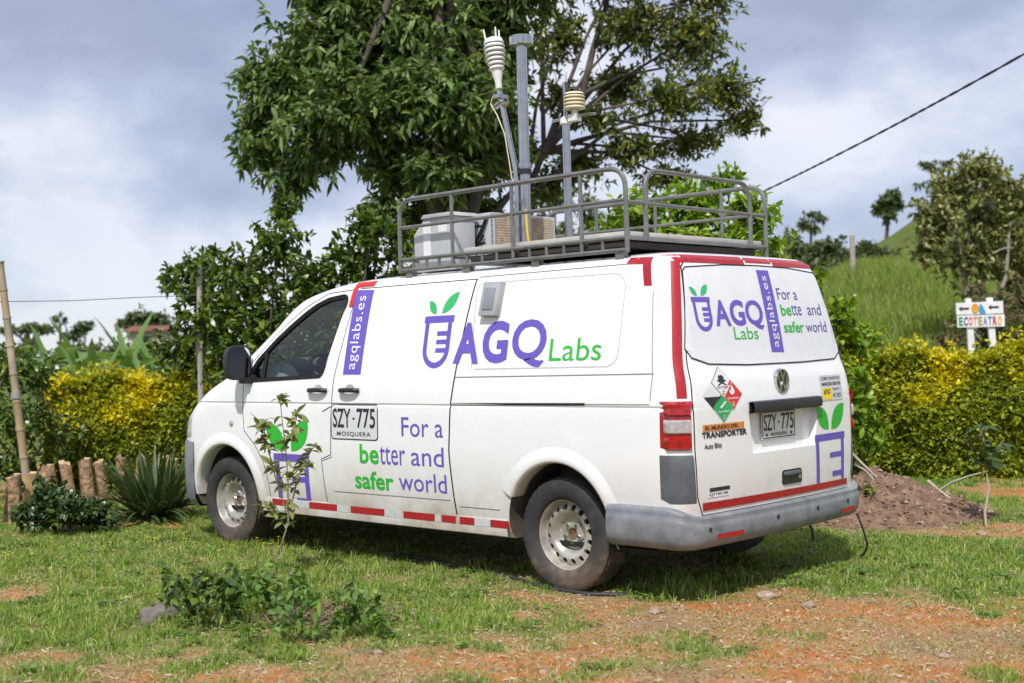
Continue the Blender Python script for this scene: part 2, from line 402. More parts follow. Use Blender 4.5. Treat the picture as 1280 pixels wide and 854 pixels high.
# ---- doors cut free from the shell with a real gap
def offs(poly, d):
    """offset a polygon outward by d"""
    n = len(poly); A_ = sum(poly[i][0]*poly[(i+1) % n][1]-poly[(i+1) % n][0]*poly[i][1] for i in range(n)); sg = 1 if A_ > 0 else -1; o = []
    for i in range(n):
        p0, p1, p2 = Vector(poly[i-1]), Vector(poly[i]), Vector(poly[(i+1) % n])
        a = (p1-p0).normalized(); b = (p2-p1).normalized(); n1 = Vector((a.y, -a.x))*sg; n2 = Vector((b.y, -b.x))*sg
        k = (n1+n2); k = k/max(.35, k.dot(n1)) if k.length > 1e-6 else n1
        o.append(tuple(p1+k*d))
    return o
FD = [(2.155, .335), (2.19, .70), (2.085, .735), (2.068, 1.09), (2.05, 1.28), (1.925, 1.865), (1.96, 1.885), (2.24, 1.872), (2.46, 1.79), (2.66, 1.68), (2.85, 1.55), (3.03, 1.40), (3.12, 1.30), (3.125, 1.08), (3.11, .88), (2.98, .78), (2.88, .66), (2.83, .50), (2.82, .335)]
SD = [(.850, .335), (.892, .80), (.872, 1.09), (.842, 1.27), (.755, 1.888), (1.895, 1.888), (2.035, 1.28), (2.055, 1.09), (2.07, .72), (2.175, .69), (2.142, .335)]
TG = [(-.80, .497), (.80, .497), (.845, .60), (.860, .85), (.862, 1.13), (.835, 1.35), (.72, 1.87), (.66, 1.925), (-.66, 1.925), (-.72, 1.87), (-.835, 1.35), (-.862, 1.13), (-.860, .85), (-.845, .60)]
def cutpart(name, poly, kind, push=0):
    def prism(d, e):
        p = offs(poly, d)
        if kind == 'L': return MB().poly([(x, .60-e, z) for x, z in p], (0, .7, 0))
        if kind == 'R': return MB().poly([(x, -.60+e, z) for x, z in p], (0, -.7, 0))
        return MB().poly([(-1.3, y, z) for y, z in p], (.65+e, 0, 0))
    part = link(name, body.data.copy(), None, VAN)
    c = cutter(prism(-.0035, 0)); boolean(part, c, 'INTERSECT'); drop(c)
    c = cutter(prism(.0035, .004)); boolean(body, c); drop(c)
    return part
door_l = cutpart('front_door', FD, 'L'); slide = cutpart('sliding_door', SD, 'L'); door_r = cutpart('front_door', FD, 'R'); tail = cutpart('tailgate', TG, 'B')
slide.location.y = .005; tail.location.x = -.002
# number-plate recess in the tailgate
pl = [(.365, 1.035), (.335, .80), (-.36, .80), (-.41, 1.035), (-.40, 1.065), (.355, 1.065)]
c = cutter(MB().poly([(-1.2, y, z) for y, z in pl], (.285, 0, 0)), 0); boolean(tail, c); drop(c)
c = cutter(MB().poly([(-1.2, y, z) for y, z in [(.03, .60), (-.18, .60), (-.18, .67), (.03, .67)]], (.275, 0, 0)), 1); boolean(tail, c); drop(c)
for o in (body, door_l, slide, door_r, tail): smooth(o.data, 22)

# ---- wheel-arch flares
for cx, cz, r in ARCH:
    for s_ in (1, -1):
        prof = [(r+.085, .001), (r+.065, .006), (r+.035, .014), (r+.008, .017), (r-.006, .012), (r-.012, -.02), (r-.008, -.10)]
        a0, a1 = (-.02, PI-.42) if cx == 0 else (-.02, PI+.02)
        if cx == 0: a0, a1 = -.02, PI-.45
        mb = MB()
        def fn(u, v, cx=cx, cz=cz, s_=s_, prof=prof):
            if cx == 0: a = .0+u*(PI-.46) if True else 0
            else: a = u*PI
            a = (PI-a) if cx > 0 else a
            if cx == 0: a = PI-a          # from the front of the arch back over the top, stopping at the bumper
            k = v*(len(prof)-1); i = min(int(k), len(prof)-2); t = k-i
            rr = prof[i][0]*(1-t)+prof[i+1][0]*t; oo = prof[i][1]*(1-t)+prof[i+1][1]*t
            x = cx+rr*math.cos(a); z = max(.30, cz+rr*math.sin(a)); return (x, (Yside(x, z)+oo)*s_, z)
        mb.grid(fn, 40, 6).build('wheel_arch', PAINT, VAN, 60)

# ---- sill
for s_ in (1, -1):
    mb = MB().grid(lambda u, v: (.42+u*(2.93-.42), s_*(Yside(.42+u*2.5, .33+.0)+[.0, .016, .020, .012, -.02][int(round(v*4))]), [.405, .395, .335, .292, .280][int(round(v*4))]), 20, 4)
    mb.build('sill', PAINT, VAN, 50)
MB().box((-.62, -.82, .255), (4.0, .82, .283)).build('underbody', DARK, VAN)
# ---- front and rear bumpers swept round the contour
def bumper(name, w0, w1, prof, zc, n=60, mt=GREY, front=False):
    mb = MB()
    def fn(u, v):
        ww = w0+(w1-w0)*abs(2*u-1) if True else 0
        s_ = 1 if u >= .5 else -1
        k = v*(len(prof)-1); i = int(round(k)); off, z = prof[i]
        x, y, _ = surf(zc, ww, off, 1)
        if not front: k_ = float(sst(1.0, 2.0, ww)); z = .312+(z-.318)*((.497-.312)/.282*(1-k_)+(.552-.312)/.282*k_)
        return (x, y*s_, z)
    mb.grid(fn, n, len(prof)-1)
    return mb.build(name, mt, VAN, 50)
wb_ = w_x(.50, -.40)
bumper('rear_bumper', 0, wb_, [(-.12, .600), (.0, .599), (.030, .595), (.043, .582), (.044, .560), (.043, .535), (.047, .527), (.049, .50), (.049, .43), (.041, .385), (.024, .345), (-.005, .324), (-.06, .318), (-.15, .32)], .50, 96)
wf_ = w_x(.50, 3.79)
bumper('front_bumper', 4, wf_, [(-.05, .80), (.004, .79), (.016, .76), (.022, .62), (.02, .45), (.008, .33), (-.03, .27), (-.10, .26)], .50, 60, front=True)
# bumper reflectors and parking sensors
for (y0, y1, z0, z1) in ((.74, .50, .365, .392), (-.62, -.80, .355, .383)):
    mb = MB().grid(lambda u, v: (Xrear(y0+(y1-y0)*u, .5)-.0505, y0+(y1-y0)*u, z0+(z1-z0)*v), 8, 2); mb.build('reflector', REDT, VAN)
for y in (.80, .155, -.30, -.70):
    MB().lathe([(0, -.006), (.011, -.006), (.013, 0)], 14, 'x', (Xrear(y, .5)-.049, y, .425)).build('parking_sensor', BLACK, VAN)

# ---- patches lying on the shell
def patch(name, mt, wfn, z0, z1, off=.006, n=14, m_=10, side=1, edge=True, parent=VAN, zfn=None):
    def fn(u, v):
        z = z0+(z1-z0)*v
        if zfn: z = zfn(u, v)
        wa, wb = wfn(z); ww = wa+(wb-wa)*u
        o = off
        if edge and (u in (0, 1) or v in (0, 1)): o = -.004
        return surf(z, ww, o, side)
    return MB().grid(fn, n, m_).build(name, mt, parent, 50)
def wy(z, y):
    rc = RC(z); yb = W(z)-rc
    return y/yb if y <= yb else 1+math.asin(min(1, (y-yb)/rc))/(PI/2)
REDL = mat('red_lamp_lens', (.33, .004, .008), .10, var=.35, scale=26, coat=.8)
CLEARL = mat('clear_lamp_lens', (.40, .37, .37), .10, var=.3, scale=30, coat=.8)
for s_ in (1, -1):
    lamp = empty('tail_lamp', (0, 0, 0)); lamp.parent = VAN
    lw = lambda z: (wy(z, .872-.03*max(0, (z-1.06)/.07)**2), w_x(z, -.728))
    patch('lamp_housing', REDL, lw, .850, 1.135, .006, 14, 12, s_, parent=lamp)
    def inner(zlo, zhi, mt, nm): patch(nm, mt, lambda z: (lw(z)[0]+.03, lw(z)[1]-.012), zlo, zhi, .019, 14, 6, s_, parent=lamp)
    inner(.858, .935, REDL, 'stop_lens'); inner(.942, 1.032, CLEARL, 'clear_lens'); inner(1.039, 1.128, REDL, 'indicator_lens')
    if s_ == 1: MB().grid(lambda u, v: surf(.944+.086*v, lw(1)[0]+.05+.005*u, .0195), 1, 1)
    # grey corner trim below the lamp
    patch('corner_trim', GREYD, lambda z: (wy(z, .842+.02*min(1, (z-.55)/.25)), w_x(z, -.722)), .555, .846, .007, 14, 8, s_)

# ---- 2-D artwork laid on the shell
def bm_poly(polys):
    bm = bmesh.new()
    for p in polys: bm.faces.new([bm.verts.new((x, y, 0)) for x, y in p])
    bmesh.ops.triangulate(bm, faces=bm.faces); return bm
def bm_text(s, bold=0., box=(0, 0, 1, 1), spacing=1.):
    cu = bpy.data.curves.new('t', 'FONT'); cu.body = s; cu.offset = bold; cu.resolution_u = 4; cu.space_character = spacing
    o = bpy.data.objects.new('t', cu); COL.objects.link(o)
    dg = bpy.context.evaluated_depsgraph_get(); dg.update(); me = bpy.data.meshes.new_from_object(o.evaluated_get(dg))
    bpy.data.objects.remove(o, do_unlink=True)
    bm = bmesh.new(); bm.from_mesh(me); bpy.data.meshes.remove(me)
    xs = [v.co.x for v in bm.verts]; ys = [v.co.y for v in bm.verts]; x0, x1, y0, y1 = min(xs), max(xs), min(ys), max(ys)
    for v in bm.verts: v.co = ((v.co.x-x0)/(x1-x0)*(box[2]-box[0])+box[0], (v.co.y-y0)/(y1-y0)*(box[3]-box[1])+box[1], 0)
    return bm
def lay(name, bm, mt, where, off=.0022, quad=None, cell=.07, parent=None, push=None):
    """bm in unit square if quad (BL,BR,TR,TL in surface coordinates) else in surface coordinates (x|y, z)"""
    if quad:
        a, b_, c_, d = [Vector(q) for q in quad]
        for v in bm.verts:
            u, t = v.co.x, v.co.y; p = a*(1-u)*(1-t)+b_*u*(1-t)+c_*u*t+d*(1-u)*t; v.co = (p.x, p.y, 0)
    for ax in (0, 1):
        lo = min(v.co[ax] for v in bm.verts); hi = max(v.co[ax] for v in bm.verts)
        for k in range(math.floor(lo/cell)+1, math.ceil(hi/cell)):
            no = (1, 0, 0) if ax == 0 else (0, 1, 0); co = (k*cell, 0, 0) if ax == 0 else (0, k*cell, 0)
            bmesh.ops.bisect_plane(bm, geom=bm.verts[:]+bm.edges[:]+bm.faces[:], plane_co=co, plane_no=no, dist=1e-6)
    for v in bm.verts:
        p, z = v.co.x, v.co.y
        if where == 'side': v.co = (p, Yside(p, z)+off, z)
        elif where == 'rear': v.co = (Xrear(p, z)-off, p, z)
        else: v.co = where(p, z)
    me = bpy.data.meshes.new(name); bmesh.ops.recalc_face_normals(bm, faces=bm.faces); bm.to_mesh(me); bm.free()
    host = parent or VAN; dy = 0
    if parent is None and where == 'side':
        xs_ = [v.co.x for v in me.vertices]; zs_ = [v.co.z for v in me.vertices]; mid = (min(xs_)+max(xs_))/2
        if .80 < mid < 2.08 and max(xs_) < 2.09:
            if max(zs_) > 1.89: dy = .005
            else: host = slide
        elif 2.08 <= mid < 3.1: host = door_l
    elif parent is None and where == 'rear' and min(v.co.z for v in me.vertices) < 1.88: host = tail
    o = link(name, me, mt, None); o.parent = host; o.location = (0, dy, 0); return o
def line(pts, wd):
    """polyline ribbon as quads"""
    P = [Vector(p) for p in pts]; out = []
    L_ = []; R_ = []
    for i, p in enumerate(P):
        a = (P[i]-P[i-1]).normalized() if i > 0 else None; b = (P[i+1]-P[i]).normalized() if i < len(P)-1 else None
        a = a or b; b = b or a; t = (a+b).normalized(); n = Vector((-t.y, t.x)); k = wd/2/max(.5, n.dot(Vector((-a.y, a.x))))
        L_.append(p+n*k); R_.append(p-n*k)
    for i in range(len(P)-1): out.append([tuple(L_[i]), tuple(L_[i+1]), tuple(R_[i+1]), tuple(R_[i])])
    return out
def rect(x0, z0, x1, z1): return [(x0, z0), (x1, z0), (x1, z1), (x0, z1)]
def rrect(x0, z0, x1, z1, r, n=5):
    if x1 < x0: x0, x1 = x1, x0
    o = []
    for cx, cz, a in ((x1-r, z1-r, 0), (x0+r, z1-r, 90), (x0+r, z0+r, 180), (x1-r, z0+r, 270)):
        for k in range(n+1): t = math.radians(a+90*k/n); o.append((cx+r*math.cos(t), cz+r*math.sin(t)))
    return o
def leafp(b, t, wd, n=8, bias=.5):
    b = Vector(b); t = Vector(t); d = t-b; nn = Vector((-d.y, d.x)).normalized(); l = []; r = []
    for k in range(n+1):
        s = k/n; h = wd/2*math.sin(PI*s**bias if bias != .5 else PI*s)**.8 if 0 < k < n else 0
        l.append(tuple(b+d*s+nn*h)); r.append(tuple(b+d*s-nn*h))
    return l+r[-2:0:-1]
def sbox(xL, z0, xR, z1): return [(xL, z0), (xR, z0), (xR, z1), (xL, z1)]
T_ = bm_text
def word(bm, *a, **k):
    """each cut vinyl letter its own piece"""
    bm.verts.ensure_lookup_table(); seen = set()
    for v0 in bm.verts:
        if v0.index in seen: continue
        st = [v0]; comp = {v0.index}
        while st:
            for e in st.pop().link_edges:
                for v in e.verts:
                    if v.index not in comp: comp.add(v.index); st.append(v)
        seen |= comp; b2 = bmesh.new(); mp_ = {}
        for f in {f for i in comp for f in bm.verts[i].link_faces}:
            vs_ = []
            for v in f.verts:
                if v.index not in mp_: mp_[v.index] = b2.verts.new(v.co)
                vs_.append(mp_[v.index])
            try: b2.faces.new(vs_)
            except ValueError: pass
        if len(b2.faces): lay('slogan_letter', b2, *a, **k)
    bm.free()
# flank lettering
lay('logo_lettering', T_('A', .035), PURPLE, 'side', .0075, quad=sbox(.868, 1.355, .642, 1.612))
lay('logo_lettering', T_('G', .035), PURPLE, 'side', quad=sbox(.624, 1.352, .404, 1.614))
lay('logo_lettering', T_('Q', .02), PURPLE, 'side', quad=sbox(.372, 1.322, .090, 1.614))
lay('logo_lettering', T_('Labs'), GREEN, 'side', quad=sbox(.058, 1.358, -.338, 1.490))
def cup(name_mat, xl, xr, zt, zb, where, bar=.045, wall=.036, ticks=3, over=.02, rnd=True, cut=None):
    """test-tube emblem: rim bar, tube outline, graduation ticks"""
    d = 1 if xr > xl else -1; P = [rect(xl, zt-bar, xr, zt)]
    a = xl+d*over*1.6; b = xr-d*over*1.6; wdt = abs(b-a)
    if rnd:
        r = wdt/2; cz = zb+r; cx = (a+b)/2; pts = [(a, zt-bar)]
        pts += [(cx-(cx-a)*math.cos(t), cz-r*math.sin(t)) for t in np.linspace(0, PI, 17)]+[(b, zt-bar)]
        P += line(pts, wall)
    else: P += line([(a, zt-bar), (a+d*.008, zb)], wall)+line([(b, zt-bar), (b, zb)], wall)
    for k in range(ticks):
        z = zt-bar-(zt-zb)*(.22+.17*k) if rnd else zt-bar-(zt-zb)*(.32+.40*k)
        P.append(rect(b-d*wall*.4, z-wall*.4, b-d*wdt*(.52 if k % 2 == 0 or rnd else .42), z+wall*.4))
    return lay('logo_tube', bm_poly(P), PURPLE, where)
cup(PURPLE, 1.175, .900, 1.666, 1.346, 'side')
lay('logo_leaf', bm_poly([leafp((1.075, 1.677), (1.150, 1.768), .058)]), GREEN2, 'side')
lay('logo_leaf', bm_poly([leafp((1.022, 1.680), (.885, 1.815), .078)]), GREEN2, 'side')
lay('web_address_panel', bm_poly([[(1.948, 1.294), (1.760, 1.293), (1.742, 1.872), (1.930, 1.880)][::-1]]), PURPLE, 'side')
q4 = [(1.948, 1.294), (1.760, 1.293), (1.742, 1.872), (1.930, 1.880)]
def inq(q, u0, v0, u1, v1):
    a, b_, c_, d = [Vector(x) for x in q]; f = lambda u, t: tuple(a*(1-u)*(1-t)+b_*u*(1-t)+c_*u*t+d*(1-u)*t)
    return [f(u0, v0), f(u1, v0), f(u1, v1), f(u0, v1)]
def turn(q): return [q[1], q[2], q[3], q[0]]         # text reading upward
lay('web_address_lettering', T_('agqlabs.es', 0, spacing=1.1), WHITEV, 'side', .0036, turn(inq(q4, .16, .06, .80, .93)))
word(T_('For a'), PURPLE, 'side', quad=sbox(1.332, .884, .937, 1.010))
word(T_('b', .022), GREEN, 'side', quad=sbox(1.762, .690, 1.670, .822)); word(T_('e', .022), GREEN, 'side', quad=sbox(1.660, .690, 1.566, .786))
word(T_('tter'), PURPLE, 'side', quad=sbox(1.556, .692, 1.302, .812))
word(T_('and'), PURPLE, 'side', quad=sbox(1.245, .696, .937, .822))
word(T_('safer', .022), GREEN, 'side', quad=sbox(1.825, .517, 1.430, .640))
word(T_('world'), PURPLE, 'side', quad=sbox(1.376, .528, .921, .648))
# plate number sticker
lay('number_sticker', bm_poly([rrect(2.064, .846, 1.566, 1.090, .03)]), INK, 'side', .0018)
lay('number_sticker_face', bm_poly([rrect(2.056, .854, 1.574, 1.082, .026)]), mat('pale_grey_vinyl', (.62, .64, .66), .35, var=.05), 'side', .0028)
lay('number_lettering', T_('SZY', .016), INK, 'side', .0042, sbox(2.040, .928, 1.848, 1.062)); lay('number_lettering', T_('775', .016), INK, 'side', .0042, sbox(1.784, .928, 1.592, 1.062))
lay('number_lettering', bm_poly([rect(1.826, .985, 1.806, 1.0)]), INK, 'side', .0042)
lay('number_lettering', T_('MOSQUERA', .012, spacing=1.15), INK, 'side', .0042, sbox(1.998, .868, 1.642, .902))
# front-door emblem
cup(PURPLE, 2.745, 2.325, .725, .335, 'side', .055, .05, 2, .025, False)
lay('logo_leaf', bm_poly([leafp((2.60, .745), (2.835, .945), .15)]), GREEN, 'side'); lay('logo_leaf', bm_poly([leafp((2.53, .745), (2.335, .975), .16)]), GREEN, 'side')
# sill reflective tape
for x0, x1, mt_ in ((2.80, 2.58, REDT), (2.36, 2.05, REDT), (1.90, 1.55, REDT), (1.36, 1.06, REDT), (.995, .865, REDT), (.83, .70, REDT), (.56, .40, REDT),
                    (2.57, 2.37, SILT), (2.04, 1.91, SILT), (1.54, 1.37, SILT), (1.05, 1.005, SILT), (.69, .57, SILT)):
    mb = MB().grid(lambda u, v: (x0+(x1-x0)*u, Yside(.42+(x0+(x1-x0)*u-.42)*.99, .33)+.0215, .342+.046*v), 4, 1); mb.build('sill_tape', mt_, VAN)
# red L-shaped tapes at the roof edge
lay('roof_edge_tape', bm_poly([[(1.965, 1.935), (1.76, 1.938), (1.76, 1.902), (1.925, 1.900), (1.940, 1.765), (1.985, 1.765)]]), REDB, 'side', cell=.03)
lay('roof_edge_tape', bm_poly([[(-.44, 1.942), (-.610, 1.936), (-.652, 1.768), (-.596, 1.770), (-.560, 1.896), (-.44, 1.902)]]), REDT, 'side', cell=.02)
# seams and stamped lines on the quarter panel
def seam(pts, wd=.006, mt_=RUBBER, off=.0015, nm='panel_seam', cell=.06): return lay(nm, bm_poly(line(pts, wd)), mt_, 'side', off, cell=cell)
SEAM = mat('seam_shadow_grey', (.16, .165, .17), .7)
seam([(.84, 1.268), (-.72, 1.277)], .006, SEAM); seam([(.86, 1.098), (-.235, 1.106)], .016, DARK, nm='door_rail_slot'); seam([(-.235, 1.106), (-.70, 1.108)], .005, SEAM)
seam([(.74, 1.900), (-.55, 1.905)], .006, SEAM)
rec = [(.70, 1.318), (.735, 1.82), (.70, 1.858), (-.40, 1.855), (-.465, 1.80), (-.462, 1.37), (-.41, 1.322), (.68, 1.318)]
lay('stamped_panel_edge', bm_poly(line([tuple(p)[:2] for p in round_path([(*p, 0) for p in rec], .05)], .007)), mat('stamped_edge_shade', (.50, .51, .53), .5, var=.04), 'side', .0015)  # flat grey ribbon: shade of the pressed edge put into its colour
seam([(2.07, .36), (1.0, .365)], .005, SEAM)
seam([(.82, .452), (.47, .452)], .005, SEAM); seam([(2.06, .482), (.90, .486)], .005, SEAM)
seam([(2.165, 1.035), (2.075, 1.072)], .007, INK, nm='paint_scrape')
seam([(-.702, 1.13), (-.715, 1.27), (-.665, 1.74)], .005, SEAM, cell=.03)
# side blink lamp
MB().lathe([(0, .012), (.018, .009), (.026, 0), (.026, -.004)], 16, 'y', (3.27, Yside(3.27, .935), .935)).build('side_repeater', CLEARL, VAN)
# door handles
for x0 in (2.215, 1.86):
    y = Yside(x0, 1.18)
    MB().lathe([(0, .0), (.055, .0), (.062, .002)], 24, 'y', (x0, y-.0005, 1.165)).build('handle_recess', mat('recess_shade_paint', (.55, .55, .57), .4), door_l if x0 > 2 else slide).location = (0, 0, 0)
    P = [(x0+.095, y+.004, 1.183), (x0+.075, y+.03, 1.186), (x0, y+.040, 1.188), (x0-.075, y+.03, 1.186), (x0-.095, y+.004, 1.183)]
    MB().tube(round_path(P, .04), .0165, 10).build('door_handle', BLACK, door_l if x0 > 2 else slide).location = (0, 0, 0)
# small vent box on the quarter panel
vq = [(.650, 1.640), (.500, 1.635), (.490, 1.850), (.642, 1.855)]
vb = []
for e, q in ((0, vq), ):
    pts = [(x, Yside(x, z)-.01, z) for x, z in q]; MB().poly(pts, (0, .06, .01)).build('vent_box', mat('aged_silver_plastic', (.34, .36, .38), .35, var=.15), VAN, bevel=.012)
qi = inq(vq, .2, .18, .8, .82)
MB().poly([(x, Yside(x, z)+.046, z+.008) for x, z in qi], (0, .010, .002)).build('vent_flap', mat('smoked_plastic', (.22, .24, .26), .2, coat=.5), VAN, bevel=.006)

# ---- side window: rubber frame and pane
for s_ in (1, -1):
    fr = link('window_frame', None) if False else None
    mb = MB(); rp = [tuple(p)[:2] for p in round_path([(*p, 0) for p in WIN+[WIN[0]]], .03)]
    out_, in_ = offs(rp[:-1], .008), offs(rp[:-1], -.022)
    n = len(out_)
    for i in range(n):
        j = (i+1) % n; b0 = len(mb.v)
        for (x, z), o_ in ((out_[i], .003), (out_[j], .003), (in_[j], -.004), (in_[i], -.004)): mb.v.append((x, (Yside(x, z)+o_)*s_, z))
        mb.f.append((b0, b0+1, b0+2, b0+3))
        b0 = len(mb.v)
        for (x, z), o_ in ((in_[i], -.004), (in_[j], -.004), (in_[j], -.03), (in_[i], -.03)): mb.v.append((x, (Yside(x, z)+o_)*s_, z))
        mb.f.append((b0, b0+1, b0+2, b0+3))
    mb.build('window_frame', RUBBER, door_l if s_ == 1 else door_r, 50).location = (0, 0, 0)
    bm = bm_poly([offs(WIN, -.004)])
    lay('side_window', bm, MATS.get('side_glass') or glassmat('side_glass', (.74, .84, .79), 1.5), (lambda x, z, s_=s_: (x, (Yside(x, z)-.016)*s_, z)), cell=.12, parent=door_l if s_ == 1 else door_r)
# quarter-light divider at the A pillar
MB().tube([(2.90, Yside(2.9, 1.26)-.012, 1.255), (2.88, Yside(2.9, 1.48)-.012, 1.48)], .016, 6).build('quarter_light_bar', RUBBER, VAN)
# ---- mirrors
for s_ in (1, -1):
    y0 = .93*s_
    P = [(3.00, .90, 1.235), (3.10, .90, 1.235), (3.10, .90, 1.32), (3.04, .90, 1.335)]
    MB().poly([(x, y*s_, z) for x, y, z in P], (0, .10*s_, 0)).build('mirror_foot', BLACK, VAN, bevel=.015)
    MB().tube([(3.05, .97*s_, 1.275), (3.06, 1.0*s_, 1.30)], .032, 10).build('mirror_arm', BLACK, VAN)
    mb = MB()
    def mf(u, v, s_=s_):
        a = 2*PI*u; sup = lambda c, e: math.copysign(abs(c)**e, c)
        ry, rz = .108, .130; k = [0., .9, 1, 1.0, .95, .72, .4, 0][int(round(v*7))]; xo = [0, 0, .004, .02, .06, .10, .118, .125][int(round(v*7))]
        return (3.015+xo, (1.04+ry*k*sup(math.cos(a), .55))*s_, 1.395+rz*k*sup(math.sin(a), .55)-.01*math.cos(a))
    mb.grid(mf, 28, 7).build('mirror_housing', BLACK, VAN, 40)
    mb = MB()
    mb.grid(lambda u, v: (3.0135, (1.04+.094*v*math.copysign(abs(math.cos(2*PI*u))**.55, math.cos(2*PI*u)))*s_, 1.395+.115*v*math.copysign(abs(math.sin(2*PI*u))**.55, math.sin(2*PI*u))), 28, 3)
    mb.build('mirror_glass', mat('mirror_silver', (.75, .77, .78), .03, 1, var=.01), VAN)
# ---- front lamps, grille (seen only from the front)
for s_ in (1, -1):
    patch('headlight', CLEARL, lambda z: (w_x(z, 3.82), 3.80 if z < .9 else 3.72), .80, 1.0, .008, 14, 8, s_)
patch('grille', BLACK, lambda z: (3.83, 4.0), .82, .98, .006, 12, 4, 1); patch('grille', BLACK, lambda z: (3.83, 4.0), .82, .98, .006, 12, 4, -1)
# ---- cabin
DASH = mat('charcoal_dashboard', (.13, .138, .145), .55, bump=.1); 
MB().poly([(3.45, -.76, .7), (3.45, -.76, 1.26), (3.25, -.76, 1.34), (3.0, -.76, 1.32), (2.86, -.76, 1.12), (2.95, -.76, .75)], (0, 1.52, 0)).build('dashboard', DASH, VAN, bevel=.03)
MB().poly([(3.2, .26, 1.32), (2.98, .26, 1.43), (2.92, .26, 1.34), (3.0, .26, 1.2)], (0, .36, 0)).build('instrument_hood', DASH, VAN, bevel=.03)
MB().poly([(2.98, .60, 1.06), (2.84, .60, 1.26), (2.96, .60, 1.38), (3.2, .60, 1.34)], (0, .17, 0)).build('air_vent', mat('grey_cabin_trim', (.30, .33, .34), .5), VAN, bevel=.02)
sw = empty('steering_wheel', (0, 0, 0)); sw.parent = VAN
Cn = Vector((2.70, .40, 1.315)); ax = Vector((-.62, 0, .78)).normalized(); e1 = Vector((0, 1, 0)); e2 = ax.cross(e1)
MB().tube([Cn+(e1*math.cos(t)+e2*math.sin(t))*.195 for t in np.linspace(0, 2*PI, 41)], .017, 10, False).build('wheel_rim', BLACK, sw)
MB().tube([Cn-e1*.18, Cn-ax*.03, Cn+e1*.18], .018, 8).tube([Cn-ax*.03, Cn-e2*.18], .018, 8).build('wheel_spoke', BLACK, sw)
MB().tube([Cn+ax*.005, Cn-ax*.30], [.06, .03], 12).build('steering_column', BLACK, sw)
SEATM = mat('dark_seat_fabric', (.05, .052, .06), .9)
for y0 in (.20, -.66):
    st = empty('cab_seat', (0, 0, 0)); st.parent = VAN
    MB().box((2.0, y0, .78), (2.5, y0+.46, .95)).build('seat_cushion', SEATM, st, bevel=.04)
    MB().poly([(1.98, y0, .9), (2.12, y0, .9), (1.92, y0, 1.5), (1.80, y0, 1.5)], (0, .46, 0)).build('seat_back', SEATM, st, bevel=.04)
    MB().box((1.78, y0+.11, 1.51), (1.88, y0+.35, 1.68)).build('headrest', SEATM, st, bevel=.04)

# ---- tailgate furniture
TAPW = lambda z: (1.36-.10*(z-1.13)/.76, 1.66-.10*(z-1.13)/.76)
for s_ in (1, -1):
    patch('rear_edge_tape', REDT, TAPW, 1.142, 1.905, .0030, 5, 24, s_, edge=False)
def toptape(y0, y1, za, zb, zfn): lay('rear_edge_tape', bm_poly([rect(y0, za, y1, zb)]), REDT, 'rear', .004, cell=.02)
toptape(.735, .118, 1.895, 1.944, None); toptape(.10, -.185, 1.908, 1.942, None); toptape(-.20, -.73, 1.895, 1.944, None)
win = [(.700, 1.868), (.35, 1.889), (0, 1.893), (-.35, 1.889), (-.700, 1.868), (-.725, 1.845), (-.838, 1.41), (-.825, 1.36), (-.74, 1.318), (-.30, 1.308), (.30, 1.308), (.66, 1.322), (.80, 1.36), (.835, 1.41), (.725, 1.845)]
rw = lay('rear_window', bm_poly([win]), mat('white_window_film', (.74, .75, .77), .22, var=.03, coat=.5), 'rear', .003)
lay('window_seal', bm_poly(line(win+[win[0]], .007)), RUBBER, 'rear', .0045)
lay('logo_lettering', T_('A', .03), PURPLE, 'rear', .0052, sbox(.532, 1.533, .388, 1.682)); lay('logo_lettering', T_('G', .03), PURPLE, 'rear', .0052, sbox(.384, 1.533, .240, 1.684)); lay('logo_lettering', T_('Q', .02), PURPLE, 'rear', .0052, sbox(.230, 1.510, .050, 1.684))
lay('logo_lettering', T_('Labs'), GREEN, 'rear', .0052, sbox(.378, 1.454, .135, 1.526))
o = cup(PURPLE, .715, .550, 1.698, 1.516, 'rear', .028, .024, 3, .012); o.location.x = -.003
for b_, t_, wd_ in (((.654, 1.705), (.709, 1.756), .034), ((.622, 1.706), (.546, 1.770), .042)):
    lay('logo_leaf', bm_poly([leafp(b_, t_, wd_)]), GREEN2, 'rear', .0052)
rq = [(.022, 1.375), (-.116, 1.372), (-.114, 1.866), (.019, 1.866)]
lay('web_address_panel', bm_poly([rq]), PURPLE, 'rear', .0052)
lay('web_address_lettering', T_('agqlabs.es', 0, spacing=1.1), WHITEV, 'rear', .0066, turn(inq(rq, .18, .06, .80, .93)))
word(T_('For a'), PURPD, 'rear', .0052, sbox(-.154, 1.690, -.396, 1.760))
word(T_('b', .018), GREEN, 'rear', .0052, sbox(-.160, 1.592, -.218, 1.660)); word(T_('e', .018), GREEN, 'rear', .0052, sbox(-.224, 1.592, -.284, 1.642)); word(T_('tte'), PURPD, 'rear', .0052, sbox(-.290, 1.594, -.412, 1.660)); word(T_('and'), PURPD, 'rear', .0052, sbox(-.490, 1.595, -.675, 1.668))
word(T_('safer', .018), GREEN, 'rear', .0052, sbox(-.161, 1.488, -.405, 1.556)); word(T_('world'), PURPD, 'rear', .0052, sbox(-.433, 1.488, -.708, 1.556))
